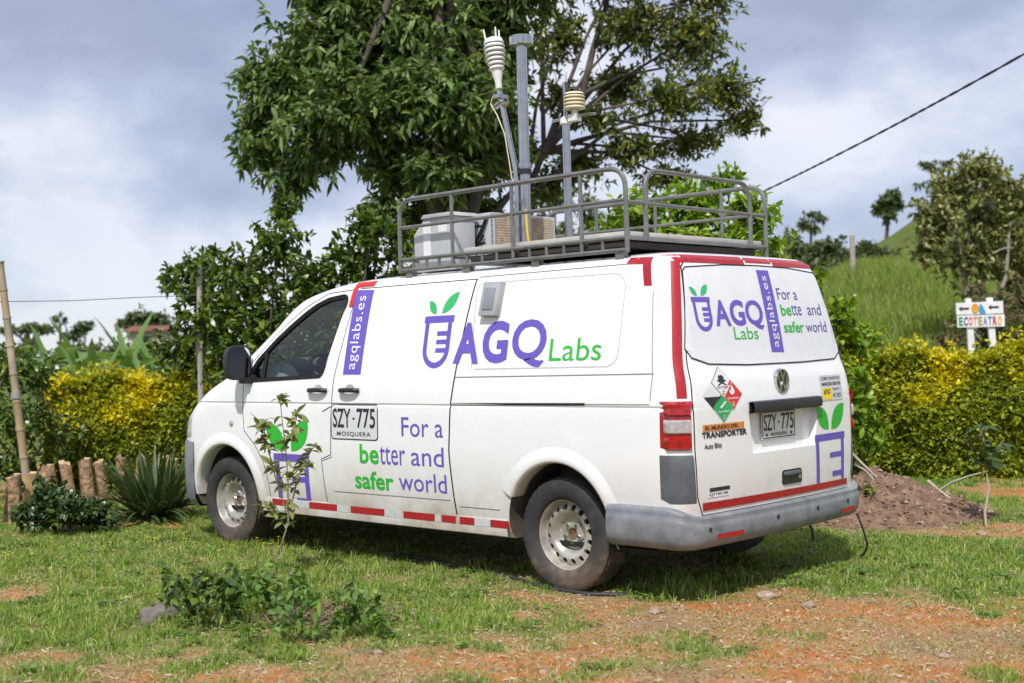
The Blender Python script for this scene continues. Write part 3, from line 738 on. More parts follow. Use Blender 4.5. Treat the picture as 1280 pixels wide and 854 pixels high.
# maker's roundel
xb = Xrear(0, 1.2)
em = empty('round_emblem', (0, 0, 0)); em.parent = VAN
MB().lathe([(0, -.010), (.062, -.010), (.066, 0)], 36, 'x', (xb, 0, 1.203)).build('emblem_disc', mat('dark_emblem_blue', (.05, .06, .075), .3), em)
MB().lathe([(.060, -.010), (.063, -.019), (.071, -.019), (.074, 0)], 40, 'x', (xb, 0, 1.203)).build('emblem_ring', CHROME, em)
e_ = lambda pts: [(-y, 1.203+z) for y, z in pts]
for pts in ([(-.024, .057), (-.002, .006), (.002, .006), (.024, .057)], [(-.050, .040), (-.024, -.048), (-.0, -.008), (.024, -.048), (.050, .040)]):
    mb = MB()
    for q in line(e_(pts), .013): mb.poly([(xb-.011, y, z) for y, z in q], (-.008, 0, 0))
    mb.build('emblem_letter', CHROME, em, 0)
# handle bar over the plate, plate, lower latch
MB().grid(lambda u, v: (Xrear(.36-.765*u, 1.06)-[.0, .03, .038, .034, .0][int(round(v*4))], .36-.765*u, [1.098, 1.094, 1.068, 1.036, 1.030][int(round(v*4))]), 20, 4).build('tailgate_trim_bar', BLACK, tail)
MB().box((-.965, -.405, 1.03), (-.925, .36, 1.094)).build('trim_bar_core', BLACK, tail)
PX = -.930
plate = MB().box((PX-.004, -.178, .868), (PX, .188, 1.030)).build('number_plate', mat('plate_white', (.66, .67, .66), .4, var=.05), VAN)
pw = lambda o_: (lambda y, z: (PX-.004-o_, y, z))
lay('plate_border', bm_poly(line([(.182, .874), (-.172, .874), (-.172, 1.024), (.182, 1.024), (.182, .874)], .006)), INK, pw(.001), parent=plate)
lay('plate_lettering', T_('SZY', .014), INK, pw(.0015), quad=sbox(.170, .915, .030, 1.012), parent=plate); lay('plate_lettering', T_('775', .014), INK, pw(.0015), quad=sbox(-.022, .915, -.162, 1.012), parent=plate)
lay('plate_lettering', bm_poly([rect(.010, .955, -.004, .968)]), INK, pw(.0015), parent=plate)
lay('plate_lettering', T_('MOSQUERA', .012, spacing=1.1), INK, pw(.0015), quad=sbox(.090, .882, -.085, .903), parent=plate)
for y in (.14, -.13): MB().lathe([(0, -.004), (.007, -.004), (.009, 0)], 12, 'x', (PX-.004, y, .892)).build('plate_bolt', INK, plate)
MB().poly([(Xrear(0, .63)-.004, y, z) for y, z in rrect(.035, .592, -.185, .678, .02)], (.02, 0, 0)).build('latch_surround', BLACK, tail)
MB().poly([(Xrear(0, .63)-.014, y, z) for y, z in rrect(.018, .645, -.165, .668, .009)], (.02, 0, 0)).build('latch_handle', GREYD, tail, bevel=.004)
MB().lathe([(0, -.012), (.014, -.012), (.016, 0)], 16, 'x', (Xrear(0, .63)-.002, -.145, .628)).build('latch_lock', CHROME, tail)
# bottom tape, cup emblem on the right, stickers
lay('rear_edge_tape', bm_poly([[(.803, .522), (-.785, .520), (-.785, .558), (.806, .566)]]), REDT, 'rear', .004)
cup(PURPLE, -.355, -.755, .858, .562, 'rear', .042, .040, 2, .020, False)
lay('logo_leaf', bm_poly([leafp((-.540, .885), (-.391, 1.028), .11)]), GREEN, 'rear'); lay('logo_leaf', bm_poly([leafp((-.575, .884), (-.757, 1.036), .12)]), GREEN, 'rear')
dm = lambda cy, cz, a, b_: [(cy, cz+b_), (cy-a, cz), (cy, cz-b_), (cy+a, cz)]
HW, HR_, HG = mat('hazard_white', (.72, .72, .72), .4), mat('hazard_red', (.62, .03, .02), .4), mat('hazard_green', (.02, .38, .11), .4)
hz = [(.590, 1.217, HW, 'white'), (.512, 1.146, HR_, 'red'), (.605, 1.080, HG, 'green')]
for cy, cz, mt_, nm in hz:
    lay('hazard_sticker', bm_poly([dm(cy, cz, .096, .088)]), WHITEV if nm != 'white' else INK, 'rear', .003, cell=.2)
    lay('hazard_sticker_face', bm_poly([dm(cy, cz, .092, .084)]), mt_, 'rear', .004, cell=.2)
lay('hazard_sticker', bm_poly([dm(.690, 1.150, .085, .08)]), HW, 'rear', .0022, cell=.2)
lay('hazard_sticker_face', bm_poly([[(.770, 1.140), (.615, 1.140), (.692, 1.070)]]), INK, 'rear', .0034, cell=.2)
HI = mat('hazard_ink_white', (.75, .75, .75), .4)
lay('flame_mark', bm_poly([[(0.512, 1.201), (0.495, 1.181), (0.488, 1.161), (0.500, 1.146), (0.525, 1.146), (0.537, 1.161), (0.530, 1.176), (0.522, 1.168)]]), HI, 'rear', .005, cell=.2)
lay('gas_bottle_mark', bm_poly([[(0.638, 1.083), (0.628, 1.070), (0.586, 1.098), (0.573, 1.114), (0.593, 1.110)]]), HI, 'rear', .005, cell=.2)
lay('skull_mark', bm_poly([rrect(.616, 1.223, .566, 1.257, .014)]+line([(.630, 1.230), (.552, 1.201)], .008)+line([(.552, 1.230), (.630, 1.201)], .008)), INK, 'rear', .005, cell=.2)
for cy, cz, tx, mt_ in ((.512, 1.124, 'GAS INFLAMABLE', HI), (.605, 1.053, 'GAS COMPRIMIDO', HI), (.590, 1.188, 'GAS TOXICO', INK)):
    lay('hazard_lettering', T_(tx, .01), mt_, 'rear', .005, sbox(cy+.050, cz-.004, cy-.050, cz+.008), cell=.3); lay('hazard_lettering', T_('2', .01), mt_, 'rear', .005, sbox(cy+.008, cz-.040, cy-.008, cz-.018), cell=.3)
lay('workshop_sticker', bm_poly([rect(.795, .954, .418, .990)]), mat('orange_vinyl', (.62, .22, .04), .45, var=.3, scale=40), 'rear', .003)
lay('workshop_lettering', T_('EL MUNDO DEL', .03), INK, 'rear', .0042, sbox(.775, .961, .47, .982))
lay('model_lettering', T_('TRANSPORTER', .04), INK, 'rear', .003, sbox(.803, .916, .392, .950))
lay('dealer_lettering', T_('Auto Blitz', .02), INK, 'rear', .003, sbox(.785, .858, .630, .886))
lay('chassis_sticker', bm_poly([rect(.745, .622, .565, .642)]), INK, 'rear', .003); lay('chassis_sticker', bm_poly([rect(.760, .590, .575, .616)]), WHITEV, 'rear', .003)
lay('chassis_lettering', T_('CJ7190198', .02), INK, 'rear', .0042, sbox(.752, .595, .585, .612))
lay('driving_hotline_sticker', bm_poly([rect(-.465, 1.062, -.748, 1.218)]), mat('sticker_grey', (.58, .59, .61), .45), 'rear', .003)
lay('hotline_lettering', T_('¿CÓMO CONDUZCO?', .014), INK, 'rear', .0042, sbox(-.475, 1.184, -.738, 1.212)); lay('hotline_lettering', T_('MARQUE GRATIS', .03), INK, 'rear', .0042, sbox(-.480, 1.150, -.733, 1.174))
lay('hotline_panel', bm_poly([rect(-.480, 1.068, -.600, 1.140)]), mat('yellow_vinyl', (.80, .60, .02), .4), 'rear', .0042)
lay('hotline_lettering', T_('#767', .02), INK, 'rear', .0054, sbox(-.493, 1.098, -.585, 1.132)); lay('hotline_lettering', T_('Opción 2', .01), INK, 'rear', .0042, sbox(-.615, 1.118, -.725, 1.140)); lay('hotline_lettering', T_('HC 9525', .01), INK, 'rear', .0042, sbox(-.615, 1.078, -.720, 1.104))
# tow eye and trailing lead under the bumper
MB().tube([(-.80, -.50, .33), (-.84, -.50, .26), (-.85, -.50, .19)], .009, 6).build('tow_eye', BLACK, VAN)

# ---- wheels
def tyremat():
    M = bpy.data.materials.new('dusty_tyre'); M.use_nodes = True; nt = M.node_tree; b = nt.nodes['Principled BSDF']; L = nt.links.new
    tc = N(nt, 'ShaderNodeTexCoord'); n = N(nt, 'ShaderNodeTexNoise', i_Scale=7, i_Detail=8, i_Roughness=.65); L(tc.outputs['Object'], n.inputs['Vector'])
    g = N(nt, 'ShaderNodeNewGeometry'); sx = N(nt, 'ShaderNodeSeparateXYZ'); L(g.outputs['Position'], sx.inputs[0])
    mr = N(nt, 'ShaderNodeMapRange'); mr.inputs[1].default_value = .5; mr.inputs[2].default_value = .0; L(sx.outputs[2], mr.inputs[0])
    ad = N(nt, 'ShaderNodeMath', operation='MULTIPLY_ADD'); ad.inputs[1].default_value = .35; L(mr.outputs[0], ad.inputs[0]); L(n.outputs[0], ad.inputs[2])
    r = ramp(nt, [(.52, (.026, .026, .027)), (.74, (.07, .060, .052)), (1, (.20, .14, .09))]); L(ad.outputs[0], r.inputs[0]); L(r.outputs[0], b.inputs['Base Color'])
    b.inputs['Roughness'].default_value = .85; return M
TYRE = tyremat()
RIM = mat('silver_wheel_paint', (.38, .36, .32), .4, .45, var=.3, scale=5, col2=(.64, .60, .53))
HUB = mat('rusty_hub', (.17, .10, .06), .8, .2, var=.4, scale=30)
def tyre_mesh():
    R = .338; mb = MB()
    prof = [(.208, -.085), (.222, -.098), (.255, -.106), (.290, -.106), (.318, -.098), (.330, -.088)]
    tr = []
    for y0, y1 in ((-.086, -.058), (-.050, -.016), (-.008, .026), (.034, .058), (.064, .086)):
        tr += [(.328, y0), (R, y0+.003), (R, y1-.003), (.328, y1)]
    prof += tr+[(.330, .088), (.318, .098), (.290, .106), (.255, .106), (.222, .098), (.208, .085), (.2, .0)]
    mb.lathe(prof, 72, 'y', close=True)
    # tread blocks notch: pull alternate shoulder vertices in
    m_ = len(prof)
    for k in range(72):
        if k % 2 == 0:
            for j in (7, 8, 23, 24):
                x, y, z = mb.v[k*m_+j]; f = .985; mb.v[k*m_+j] = (x*f, y, z*f)
    return mb.mesh('tyre', 50)
def rim_mesh():
    mb = MB()      # +y is outside
    mb.lathe([(.214, -.08), (.208, -.06), (.208, .045), (.214, .080), (.226, .088), (.227, .094), (.219, .094), (.209, .082), (.200, .060), (.196, .040), (.190, .026)], 64, 'y')
    mb.lathe([(.133, .046), (.120, .036), (.108, .012), (.096, -.002), (.084, -.005), (.070, -.003), (.066, .006), (.034, .010), (.034, -.04)], 64, 'y')
    H = lambda r: float(np.interp(r, [.133, .145, .160, .172, .180, .190], [.046, .049, .046, .038, .028, .026]))
    n = 16; q = 16
    for k in range(n):                        # one sector with a round hole
        a0 = 2*PI*k/n; a1 = 2*PI*(k+1)/n; am = (a0+a1)/2; outer = []
        for t in range(4): outer.append((.190, a0+(a1-a0)*t/4))
        for t in range(4): outer.append((.190-.057*t/4, a1))
        for t in range(4): outer.append((.133, a1-(a1-a0)*t/4))
        for t in range(4): outer.append((.133+.057*t/4, a0))
        O = [(r*math.cos(a), r*math.sin(a), r) for r, a in outer]; c0 = (.1615*math.cos(am), .1615*math.sin(am))
        ring = []; ring2 = []
        for x, z, r in O:
            d = math.hypot(x-c0[0], z-c0[1]); hx = c0[0]+(x-c0[0])/d*.0175; hz_ = c0[1]+(z-c0[1])/d*.0175; ring.append((hx, hz_)); 
        b = len(mb.v); m_ = len(O)
        mb.v += [(x, H(r), z) for x, z, r in O]+[(x, H(math.hypot(x, z)), z) for x, z in ring]+[(x, H(math.hypot(x, z))-.022, z) for x, z in ring]
        for i in range(m_):
            j = (i+1) % m_; mb.f.append((b+i, b+j, b+m_+j, b+m_+i)); mb.f.append((b+m_+i, b+m_+j, b+2*m_+j, b+2*m_+i))
    me = mb.mesh('rim', 35); me.materials.append(RIM); return me
TM, RM = tyre_mesh(), rim_mesh()
hubm = MB().lathe([(.0, .004), (.026, .004), (.03, .012), (.036, .012), (.036, -.02)], 20, 'y').mesh('hub')
hexm = MB().lathe([(0, .016), (.0105, .016), (.012, .0)], 6, 'y').mesh('wheel_bolt', 20)
padm = MB().lathe([(0, .004), (.020, .004), (.024, -.004)], 12, 'y').mesh('bolt_pad')
for mm, mt_ in ((TM, TYRE), (hubm, HUB), (hexm, CHROME), (padm, RIM)): mm.materials.append(mt_)
BACK = MB().lathe([(0, -.03), (.17, -.03), (.205, -.05)], 32, 'y').mesh('brake_drum'); BACK.materials.append(mat('brake_grey', (.02, .018, .016), .8))
for x0, ystr in ((0, .800), (3.40, .800)):
    for s_ in (1, -1):
        wh = empty('wheel', (x0, ystr*s_, .331)); wh.parent = VAN; wh.rotation_euler = (0, random.uniform(0, 6), 0) if s_ == 1 else (0, random.uniform(0, 6), PI)
        if s_ == 1: wh.rotation_euler = (0, {0: .35, 3.40: 1.1}[x0], 0)
        for nm, mm in (('tyre', TM), ('rim', RM), ('hub', hubm), ('brake_drum', BACK)):
            o = link(nm, mm, None); o.parent = wh; o.location = (0, 0, 0)
        for k in range(5):
            a = 2*PI*k/5
            for nm, mm, yy in (('bolt_pad', padm, .004), ('wheel_bolt', hexm, .008)):
                o = link(nm, mm, None); o.parent = wh; o.location = (.056*math.cos(a), yy, .056*math.sin(a))
MB().tube([(0, -.75, .33), (0, .75, .33)], .05, 10).build('rear_axle', DARK, VAN); MB().tube([(3.4, -.75, .33), (3.4, .75, .33)], .04, 10).build('front_axle', DARK, VAN)
# ================================================================== ROOF RACK AND INSTRUMENTS
STEEL = mat('grey_steel_tube', (.20, .20, .192), .42, .45, var=.25, scale=9)
GALV = mat('brushed_stainless', (.46, .46, .46), .2, 1, var=.12, scale=14)
RK = empty('roof_rack', (.5, 0, 1.985), 'grey tubular steel roof rack with rounded corner rails on the white van', 'roof rack')
def rt(name, pts, r=.0135, rnd=0, par=RK): return MB().tube(round_path(pts, rnd, 6) if rnd else pts, r, 8).build(name, STEEL, par)
RY = .745; X0, X1 = 1.53, -.42
for s_ in (1, -1):
    y = RY*s_
    rt('rack_frame', [(X0, y, 1.975), (X0, y, 2.468), (X1, y, 2.468), (X1, y, 1.975)], .015, .13)
    rt('mid_rail', [(X0, y, 2.280), (X1, y, 2.280)], .012); rt('deck_rail', [(X0, y, 2.062), (X1, y, 2.062)]); rt('base_rail', [(X0, y, 1.990), (X1, y, 1.990)])
    for x in (1.02, .48, -.08): rt('rack_post', [(x, y, 1.985), (x, y, 2.465)], .0125)
    for x in (1.40, 1.27, 1.15, .89, .75, .62, .34, .20, .06, -.24): rt('short_post', [(x, y, 1.985), (x, y, 2.065)], .011)
    for x in (1.45, .9, .3, -.36): MB().box((x-.03, min(y, .70*s_), 1.90), (x+.03, max(y, .70*s_), 1.99)).build('rack_foot', STEEL, RK)
rt('rack_frame', [(X1, .56, 2.055), (X1, .56, 2.468), (X1, -.56, 2.468), (X1, -.56, 2.055)], .015, .13)
rt('mid_rail', [(X1, RY, 2.268), (X1, -RY, 2.268)], .012)
for xx in (X1, X0): rt('deck_rail', [(xx, RY, 2.062), (xx, -RY, 2.062)])
for x in (1.02, .48, -.08): rt('cross_bar', [(x, RY, 2.05), (x, -RY, 2.05)], .014)
MB().box((-.40, -.72, 2.068), (.94, .72, 2.102)).build('deck_board', mat('sun_bleached_board', (.50, .48, .44), .8, var=.2, scale=5), RK, bevel=.004)
MB().box((-.36, -.70, 2.010), (.90, .70, 2.046)).build('deck_underlay', mat('dark_brown_board', (.05, .04, .035), .9), RK)
GPAINT = mat('pale_grey_cabinet_paint', (.46, .48, .50), .45, .1, var=.08, bump=.03)
CB = empty('instrument_cabinet', (1.37, .48, 2.0), 'pale grey metal cabinet with paper labels at the front end of the roof rack', 'cabinet')
MB().poly([(1.17, .38, 1.985), (1.57, .38, 1.985), (1.57, .38, 2.24), (1.47, .38, 2.345), (1.17, .38, 2.345)], (0, .20, 0)).build('cabinet_body', GPAINT, CB, bevel=.008)
MB().poly([(1.15, .36, 2.345), (1.48, .36, 2.345), (1.45, .36, 2.372), (1.17, .36, 2.372)], (0, .24, 0)).build('cabinet_lid', mat('weathered_lid_grey', (.40, .40, .39), .6, var=.2), CB, bevel=.006)
MB().box((1.40, .580, 2.07), (1.47, .5835, 2.325)).build('paper_label', mat('paper_white', (.74, .75, .76), .6, var=.04), CB)
MB().box((1.24, .580, 2.235), (1.32, .5835, 2.315)).build('paper_label', MATS['paper_white'], CB)
AC = empty('condenser_unit', (1.22, 0, 2.06), 'grey condenser unit with tan corrugated coil faces, beside the pale cabinet on the rack', 'condenser')
MB().box((1.06, -.31, 2.04), (1.44, .33, 2.372)).build('casing', GPAINT, AC, bevel=.006)
COIL = mat('dusty_tan_coil', (.34, .27, .20), .8, var=.3, scale=30)
for a, b_ in ((.305, .005), (-.03, -.295)):
    MB().grid(lambda u, v: (1.056-.005*(int(round(u*40)) % 2)-.002*(int(round(v*28)) % 2), a+(b_-a)*u, 2.10+.255*v), 40, 28).build('coil_face', COIL, AC, 0)
    for y in (a+.004, b_-.012): MB().box((1.046, y, 2.085), (1.068, y+.008, 2.368)).build('coil_edge', GPAINT, AC)
for k in range(8): MB().tube([(1.062, .325, 2.10+k*.034), (1.05, .342, 2.112+k*.034), (1.062, .325, 2.126+k*.034)], .005, 6).build('coil_bend', GALV, AC)
MB().tube([(1.30, .345, 2.10), (1.22, .352, 2.15), (1.13, .352, 2.26), (1.09, .345, 2.34)], .012, 6).tube([(1.25, .345, 2.11), (1.18, .352, 2.14), (1.12, .35, 2.22)], .009, 6).build('hose', RUBBER, AC)
for z in (2.16, 2.28): MB().box((1.12, .329, z), (1.25, .334, z+.012)).build('panel_slot', DARK, AC)
def lathe_at(prof, c, axis, n=24):
    """lathe about an arbitrary axis through c"""
    mb = MB().lathe(prof, n); q = Vector((0, 0, 1)).rotation_difference(Vector(axis).normalized()); mb.v = [tuple(q @ Vector(v)+Vector(c)) for v in mb.v]; return mb
SHW = mat('white_sensor_plastic', (.72, .72, .70), .4, var=.06); SHC = mat('cream_sensor_plastic', (.66, .58, .40), .45, var=.06)
# tall stainless inlet mast with a flanged head
M1 = empty('sampling_mast', (.79, .28, 2.10), 'tall thick stainless sampling pole with a flat round head on the roof deck', 'mast')
MB().tube([(.79, .28, 2.06), (.785, .28, 3.47)], .036, 16).build('pole', GALV, M1)
MB().lathe([(0, 3.525), (.070, 3.525), (.080, 3.518), (.080, 3.465), (.076, 3.462), (.034, 3.462)], 32, 'z', (.785, .28, 0)).build('flanged_head', GALV, M1)
MB().lathe([(.034, 0), (.048, 0), (.048, .035), (.034, .035)], 20, 'z', (.788, .28, 2.60)).build('clamp', BLACK, M1); MB().lathe([(.034, 0), (.044, 0), (.044, .03), (.034, .03)], 20, 'z', (.788, .28, 2.645)).build('clamp', GALV, M1)
MB().lathe([(.0, 0), (.07, 0), (.07, .012), (.03, .03)], 20, 'z', (.79, .28, 2.10)).build('pole_foot', GALV, M1)
MB().tube([(.74, .31, 2.12), (.735, .33, 2.22), (.75, .32, 2.36)], .008, 6).build('yellow_lead', mat('yellow_cable', (.7, .42, .03), .5), M1)
# slanting thin arm with a stacked-plate sensor
M2 = empty('weather_sensor_arm', (.83, .31, 2.10), 'thin slanting pole with a white stacked-plate weather sensor, clamped to the tall steel mast', 'weather sensor')
pA, pB = Vector((.835, .315, 2.10)), Vector((.965, .315, 3.18)); ax_ = (pB-pA).normalized()
MB().tube([pA, Vector((.83, .315, 2.62)), pB], .019, 12).build('arm_pole', GALV, M2)
sc = pB+ax_*.02
lathe_at([(0, 0), (.022, 0), (.024, .05), (.036, .10), (.040, .13), (0, .13)], sc, ax_).build('sensor_neck', SHW, M2)
for k in range(6):
    r = .052+.005*min(k, 4); lathe_at([(r*.55, .0), (r, .002), (r+.003, .008), (r*.85, .024), (r*.5, .026)], sc+ax_*(.13+.030*k), ax_).build('shield_plate', SHW, M2)
lathe_at([(0, .045), (.03, .042), (.06, .03), (.070, .0), (.04, -.005)], sc+ax_*.312, ax_).build('sensor_cap', SHW, M2)
for a in (.6, 2.7, 4.6):
    o_ = Vector((math.cos(a), math.sin(a), 0))*.052; MB().tube([sc+ax_*.33+o_, sc+ax_*.415+o_*1.15], [.007, .005], 6).build('sonic_prong', SHW, M2)
MB().tube([pB-ax_*.10+Vector((.05, 0, 0)), pB-ax_*.08, pB-ax_*.10-Vector((.045, 0, 0))], .022, 8).build('bracket', GALV, M2); MB().box((.93, .27, 3.13), (.985, .36, 3.155)).build('bracket_plate', GALV, M2)
MB().tube([pB-ax_*.02+Vector((.04, .02, 0)), pB-ax_*.08+Vector((.075, .02, .0)), pB-ax_*.16+Vector((.03, .02, 0)), pB-ax_*.30+Vector((-.02, .02, 0)), pA+ax_*.45+Vector((-.022, .0, 0))], .004, 6).build('signal_cable', SHC, M2)
# shorter mast
M3 = empty('short_weather_mast', (.65, 0, 2.10), 'shorter stainless mast with thin whip antenna and small cream plate sensor on the roof deck', 'mast')
MB().tube([(.655, 0, 2.06), (.652, 0, 2.955)], .027, 14).build('pole', GALV, M3)
MB().lathe([(.03, 2.945), (.042, 2.95), (.040, 2.985), (.012, 3.005), (0, 3.006)], 20, 'z', (.652, 0, 0)).build('pole_cap', SHW, M3)
MB().tube([(.656, 0, 3.0), (.662, 0, 3.235)], [.011, .007], 8).build('whip_antenna', GALV, M3)
MB().tube([(.77, 0, 2.985), (.65, 0, 2.99), (.53, .02, 2.985), (.37, .03, 2.975)], .010, 8).build('cross_arm', GALV, M3)
for k in range(4): MB().lathe([(.03, 0), (.072, .002), (.075, .008), (.062, .022), (.03, .024)], 24, 'z', (.565, .01, 3.035+.024*k)).build('shield_plate', SHC, M3)
MB().lathe([(.072, 0), (.06, .014), (0, .018)], 24, 'z', (.565, .01, 3.131)).build('shield_cap', SHC, M3)
MB().tube([(.565, .01, 2.985), (.565, .01, 3.05)], .02, 8).build('sensor_stem', SHW, M3); MB().box((.53, -.02, 2.955), (.60, .04, 3.0)).build('junction_block', SHW, M3)
# ================================================================== TERRAIN
def dl(x, y):
    x = np.asarray(x, float)-CAM[0]; y = np.asarray(y, float)-CAM[1]
    return x*HF[0]+y*HF[1], x*HR[0]+y*HR[1]
def height(x, y):
    d, l = dl(x, y)
    h = .05*(fbm(x*.5+9, y*.5, 3)-.5)*sst(9, 14, d)
    near = np.exp(-(((np.asarray(x)-1.7)/3.2)**4+(np.asarray(y)/1.5)**4))
    h = h+(.035*(fbm(x*1.3, y*1.3+5, 4)-.5)+.012*(fbm(x*6, y*6, 2)-.5))*(1-near)
    r = l/np.maximum(d, 1)
    h1 = 3.9*sst(17, 46, d)*sst(.15, .275, r)
    h2 = (6.0*sst(.06, .2, r)+6.0*sst(.265, .36, r))*sst(65, 130, d)
    h3 = -1.5*sst(40, 120, d)*(1-sst(-.1, .15, r))
    return h+(h1+h2+h3+.6*(fbm(x*.08, y*.08, 3)-.5)*sst(25, 60, d))
def hz1(x, y): return float(height(np.array([x]), np.array([y]))[0])
def onG(p, dz=0): return np.array([p[0], p[1], hz1(p[0], p[1])+dz])
def gpt(px, py): return onG(gp(px, py))
def gd(px, d):
    """ground point in the direction of photo column px at level depth d"""
    r = ray(px, 440); k = d/(r@HF); p = CAM+r*k; return onG(p)
DIRT = [(700, 748, .75, .9), (570, 722, .6, .5), (770, 775, .7, .7), (930, 768, .5, .8), (1060, 762, .6, .8), (1190, 800, .9, .9), (20, 742, .35, .9), (1120, 655, .9, 1.), (1235, 672, .55, .9), (640, 800, .8, .6),
        (800, 830, 1.2, .55), (1150, 845, .9, .6), (1030, 830, .8, .4), (1250, 612, .5, .6), (300, 845, 1.0, .45), (560, 840, .8, .5), (395, 768, .35, .9), (300, 722, .25, .5), (1000, 745, .5, .45), (1200, 745, .5, .4), (80, 845, .6, .35)]
GRASS = [(850, 742, .35, 1.), (1050, 703, .9, .6), (1200, 700, .7, .5), (460, 765, .6, .5), (590, 780, .45, .6), (200, 690, 1.6, .4), (1010, 795, .35, .6), (880, 812, .3, .55), (1090, 772, .25, .6), (420, 700, .8, .3), (700, 800, .25, .5), (180, 790, .9, .4)]
DB = [(gp(a, b), r, k) for a, b, r, k in DIRT]; GB = [(gp(a, b), r, k) for a, b, r, k in GRASS]
def grassy(x, y):
    x = np.asarray(x, float); y = np.asarray(y, float); d, l = dl(x, y)
    g = .93+0*x-.20*(1-sst(5.6, 7.2, d+1.2*(fbm(x*.9, y*.9+3, 3)-.5)))*sst(-2.6, .2, l)
    for p, r, k in DB: g = g-.75*k*np.exp(-((x-p[0])**2+(y-p[1])**2)/(.8*r)**2)
    for p, r, k in GB: g = g+k*np.exp(-((x-p[0])**2+(y-p[1])**2)/r**2)
    g = g+1.9*(fbm(x*1.5+4, y*1.5, 4)-.5)+2.0*(fbm(x*4.5, y*4.5+8, 3)-.5)
    return np.clip(g, 0, 1)
ds = np.concatenate([np.linspace(-25, 3.6, 14), np.arange(3.7, 15, .075), np.geomspace(15.1, 900, 75)])
ls = np.concatenate([-np.geomspace(8.1, 700, 30)[::-1], np.arange(-8, 8.01, .085), np.geomspace(8.1, 700, 34)])
DD, LL = np.meshgrid(ds, ls, indexing='ij'); GX = CAM[0]+DD*HF[0]+LL*HR[0]; GY = CAM[1]+DD*HF[1]+LL*HR[1]
GZ = height(GX, GY); nr, nc = DD.shape
I = np.arange(nr*nc).reshape(nr, nc); a, b_, c_, d_ = I[:-1, :-1].ravel(), I[1:, :-1].ravel(), I[1:, 1:].ravel(), I[:-1, 1:].ravel()
me = trimesh('ground', np.stack([GX, GY, GZ], -1), np.concatenate([np.stack([a, d_, c_], -1), np.stack([a, c_, b_], -1)]), {'grass': grassy(GX, GY).ravel(), 'hill': sst(16, 26, DD).ravel()})
def groundmat():
    M = bpy.data.materials.new('soil_and_turf'); M.use_nodes = True; nt = M.node_tree; b = nt.nodes['Principled BSDF']; L = nt.links.new
    g = N(nt, 'ShaderNodeNewGeometry'); P = g.outputs['Position']
    def noise(s, d=5, r=.6): n = N(nt, 'ShaderNodeTexNoise', i_Scale=s, i_Detail=d, i_Roughness=r); L(P, n.inputs['Vector']); return n.outputs[0]
    def mix(f, A, B):
        m_ = N(nt, 'ShaderNodeMix', data_type='RGBA'); L(f, m_.inputs['Factor'])
        for nm, v in (('A', A), ('B', B)):
            if isinstance(v, tuple): m_.inputs[nm].default_value = (*v, 1)
            else: L(v, m_.inputs[nm])
        return m_.outputs['Result']
    def rmp(f, st): r = ramp(nt, st); L(f, r.inputs[0]); return r.outputs[0]
    soil = rmp(noise(1.1, 6), [(.38, (.36, .215, .115)), (.48, (.50, .245, .10)), (.58, (.56, .20, .055))])
    soil = mix(rmp(noise(7, 6, .7), [(.46, 0), (.66, .6)]), soil, (.46, .34, .21))
    soil = mix(rmp(noise(60, 3), [(.55, 0), (.68, .8)]), soil, (.24, .155, .095))
    soil = mix(rmp(noise(140, 2), [(.62, 0), (.70, .7)]), soil, (.56, .47, .37))
    turf = rmp(noise(12, 5), [(.35, (.10, .15, .03)), (.6, (.20, .25, .055))])
    turf = mix(rmp(noise(30, 4), [(.5, 0), (.62, .6)]), turf, (.42, .33, .18))
    hill = rmp(noise(.5, 6), [(.35, (.07, .11, .02)), (.65, (.14, .17, .035))])
    at_ = N(nt, 'ShaderNodeAttribute', attribute_name='grass'); ah = N(nt, 'ShaderNodeAttribute', attribute_name='hill')
    c = mix(rmp(at_.outputs['Fac'], [(.22, 0), (.75, .92)]), soil, turf); c = mix(ah.outputs['Fac'], c, hill); L(c, b.inputs['Base Color'])
    b.inputs['Roughness'].default_value = .95; b.inputs['Specular IOR Level'].default_value = .15
    ad = N(nt, 'ShaderNodeMath', operation='ADD'); L(noise(28, 8, .7), ad.inputs[0]); L(noise(120, 4), ad.inputs[1])
    bp = N(nt, 'ShaderNodeBump', i_Strength=.7, i_Distance=.03); L(ad.outputs[0], bp.inputs['Height']); L(bp.outputs[0], b.inputs['Normal']); return M
me.polygons.foreach_set('use_smooth', [True]*len(me.polygons))
tag(link('ground', me, groundmat()), kind='structure')

# ------------------------------------------------------------------ leaves and grass in bulk (numpy)
def unit(a): return a/np.maximum(np.linalg.norm(a, axis=-1, keepdims=True), 1e-9)
def leaves(P, D, Nn, Ln, Wd, droop=.2, fold=0):
    D = unit(D); S = unit(np.cross(D, Nn)); n = len(P); U = np.cross(S, D)
    Ln = np.broadcast_to(Ln, n)[:, None]; Wd = np.broadcast_to(Wd, n)[:, None]; zd = np.array([0, 0, -1.])
    q = lambda t, s, f=0: P+D*Ln*t+S*Wd*.5*s+zd*Ln*droop*t*t+U*Wd*f
    V = np.stack([q(0, 0), q(.30, -.85, .12), q(.30, .85, .12), q(.66, -.8, .1), q(.66, .8, .1), q(1, 0)], 1)
    k = np.arange(n)[:, None, None]*6; T = np.array([[0, 2, 1], [1, 2, 4], [1, 4, 3], [3, 4, 5]])[None]+k
    return V.reshape(-1, 3), T.reshape(-1, 3)
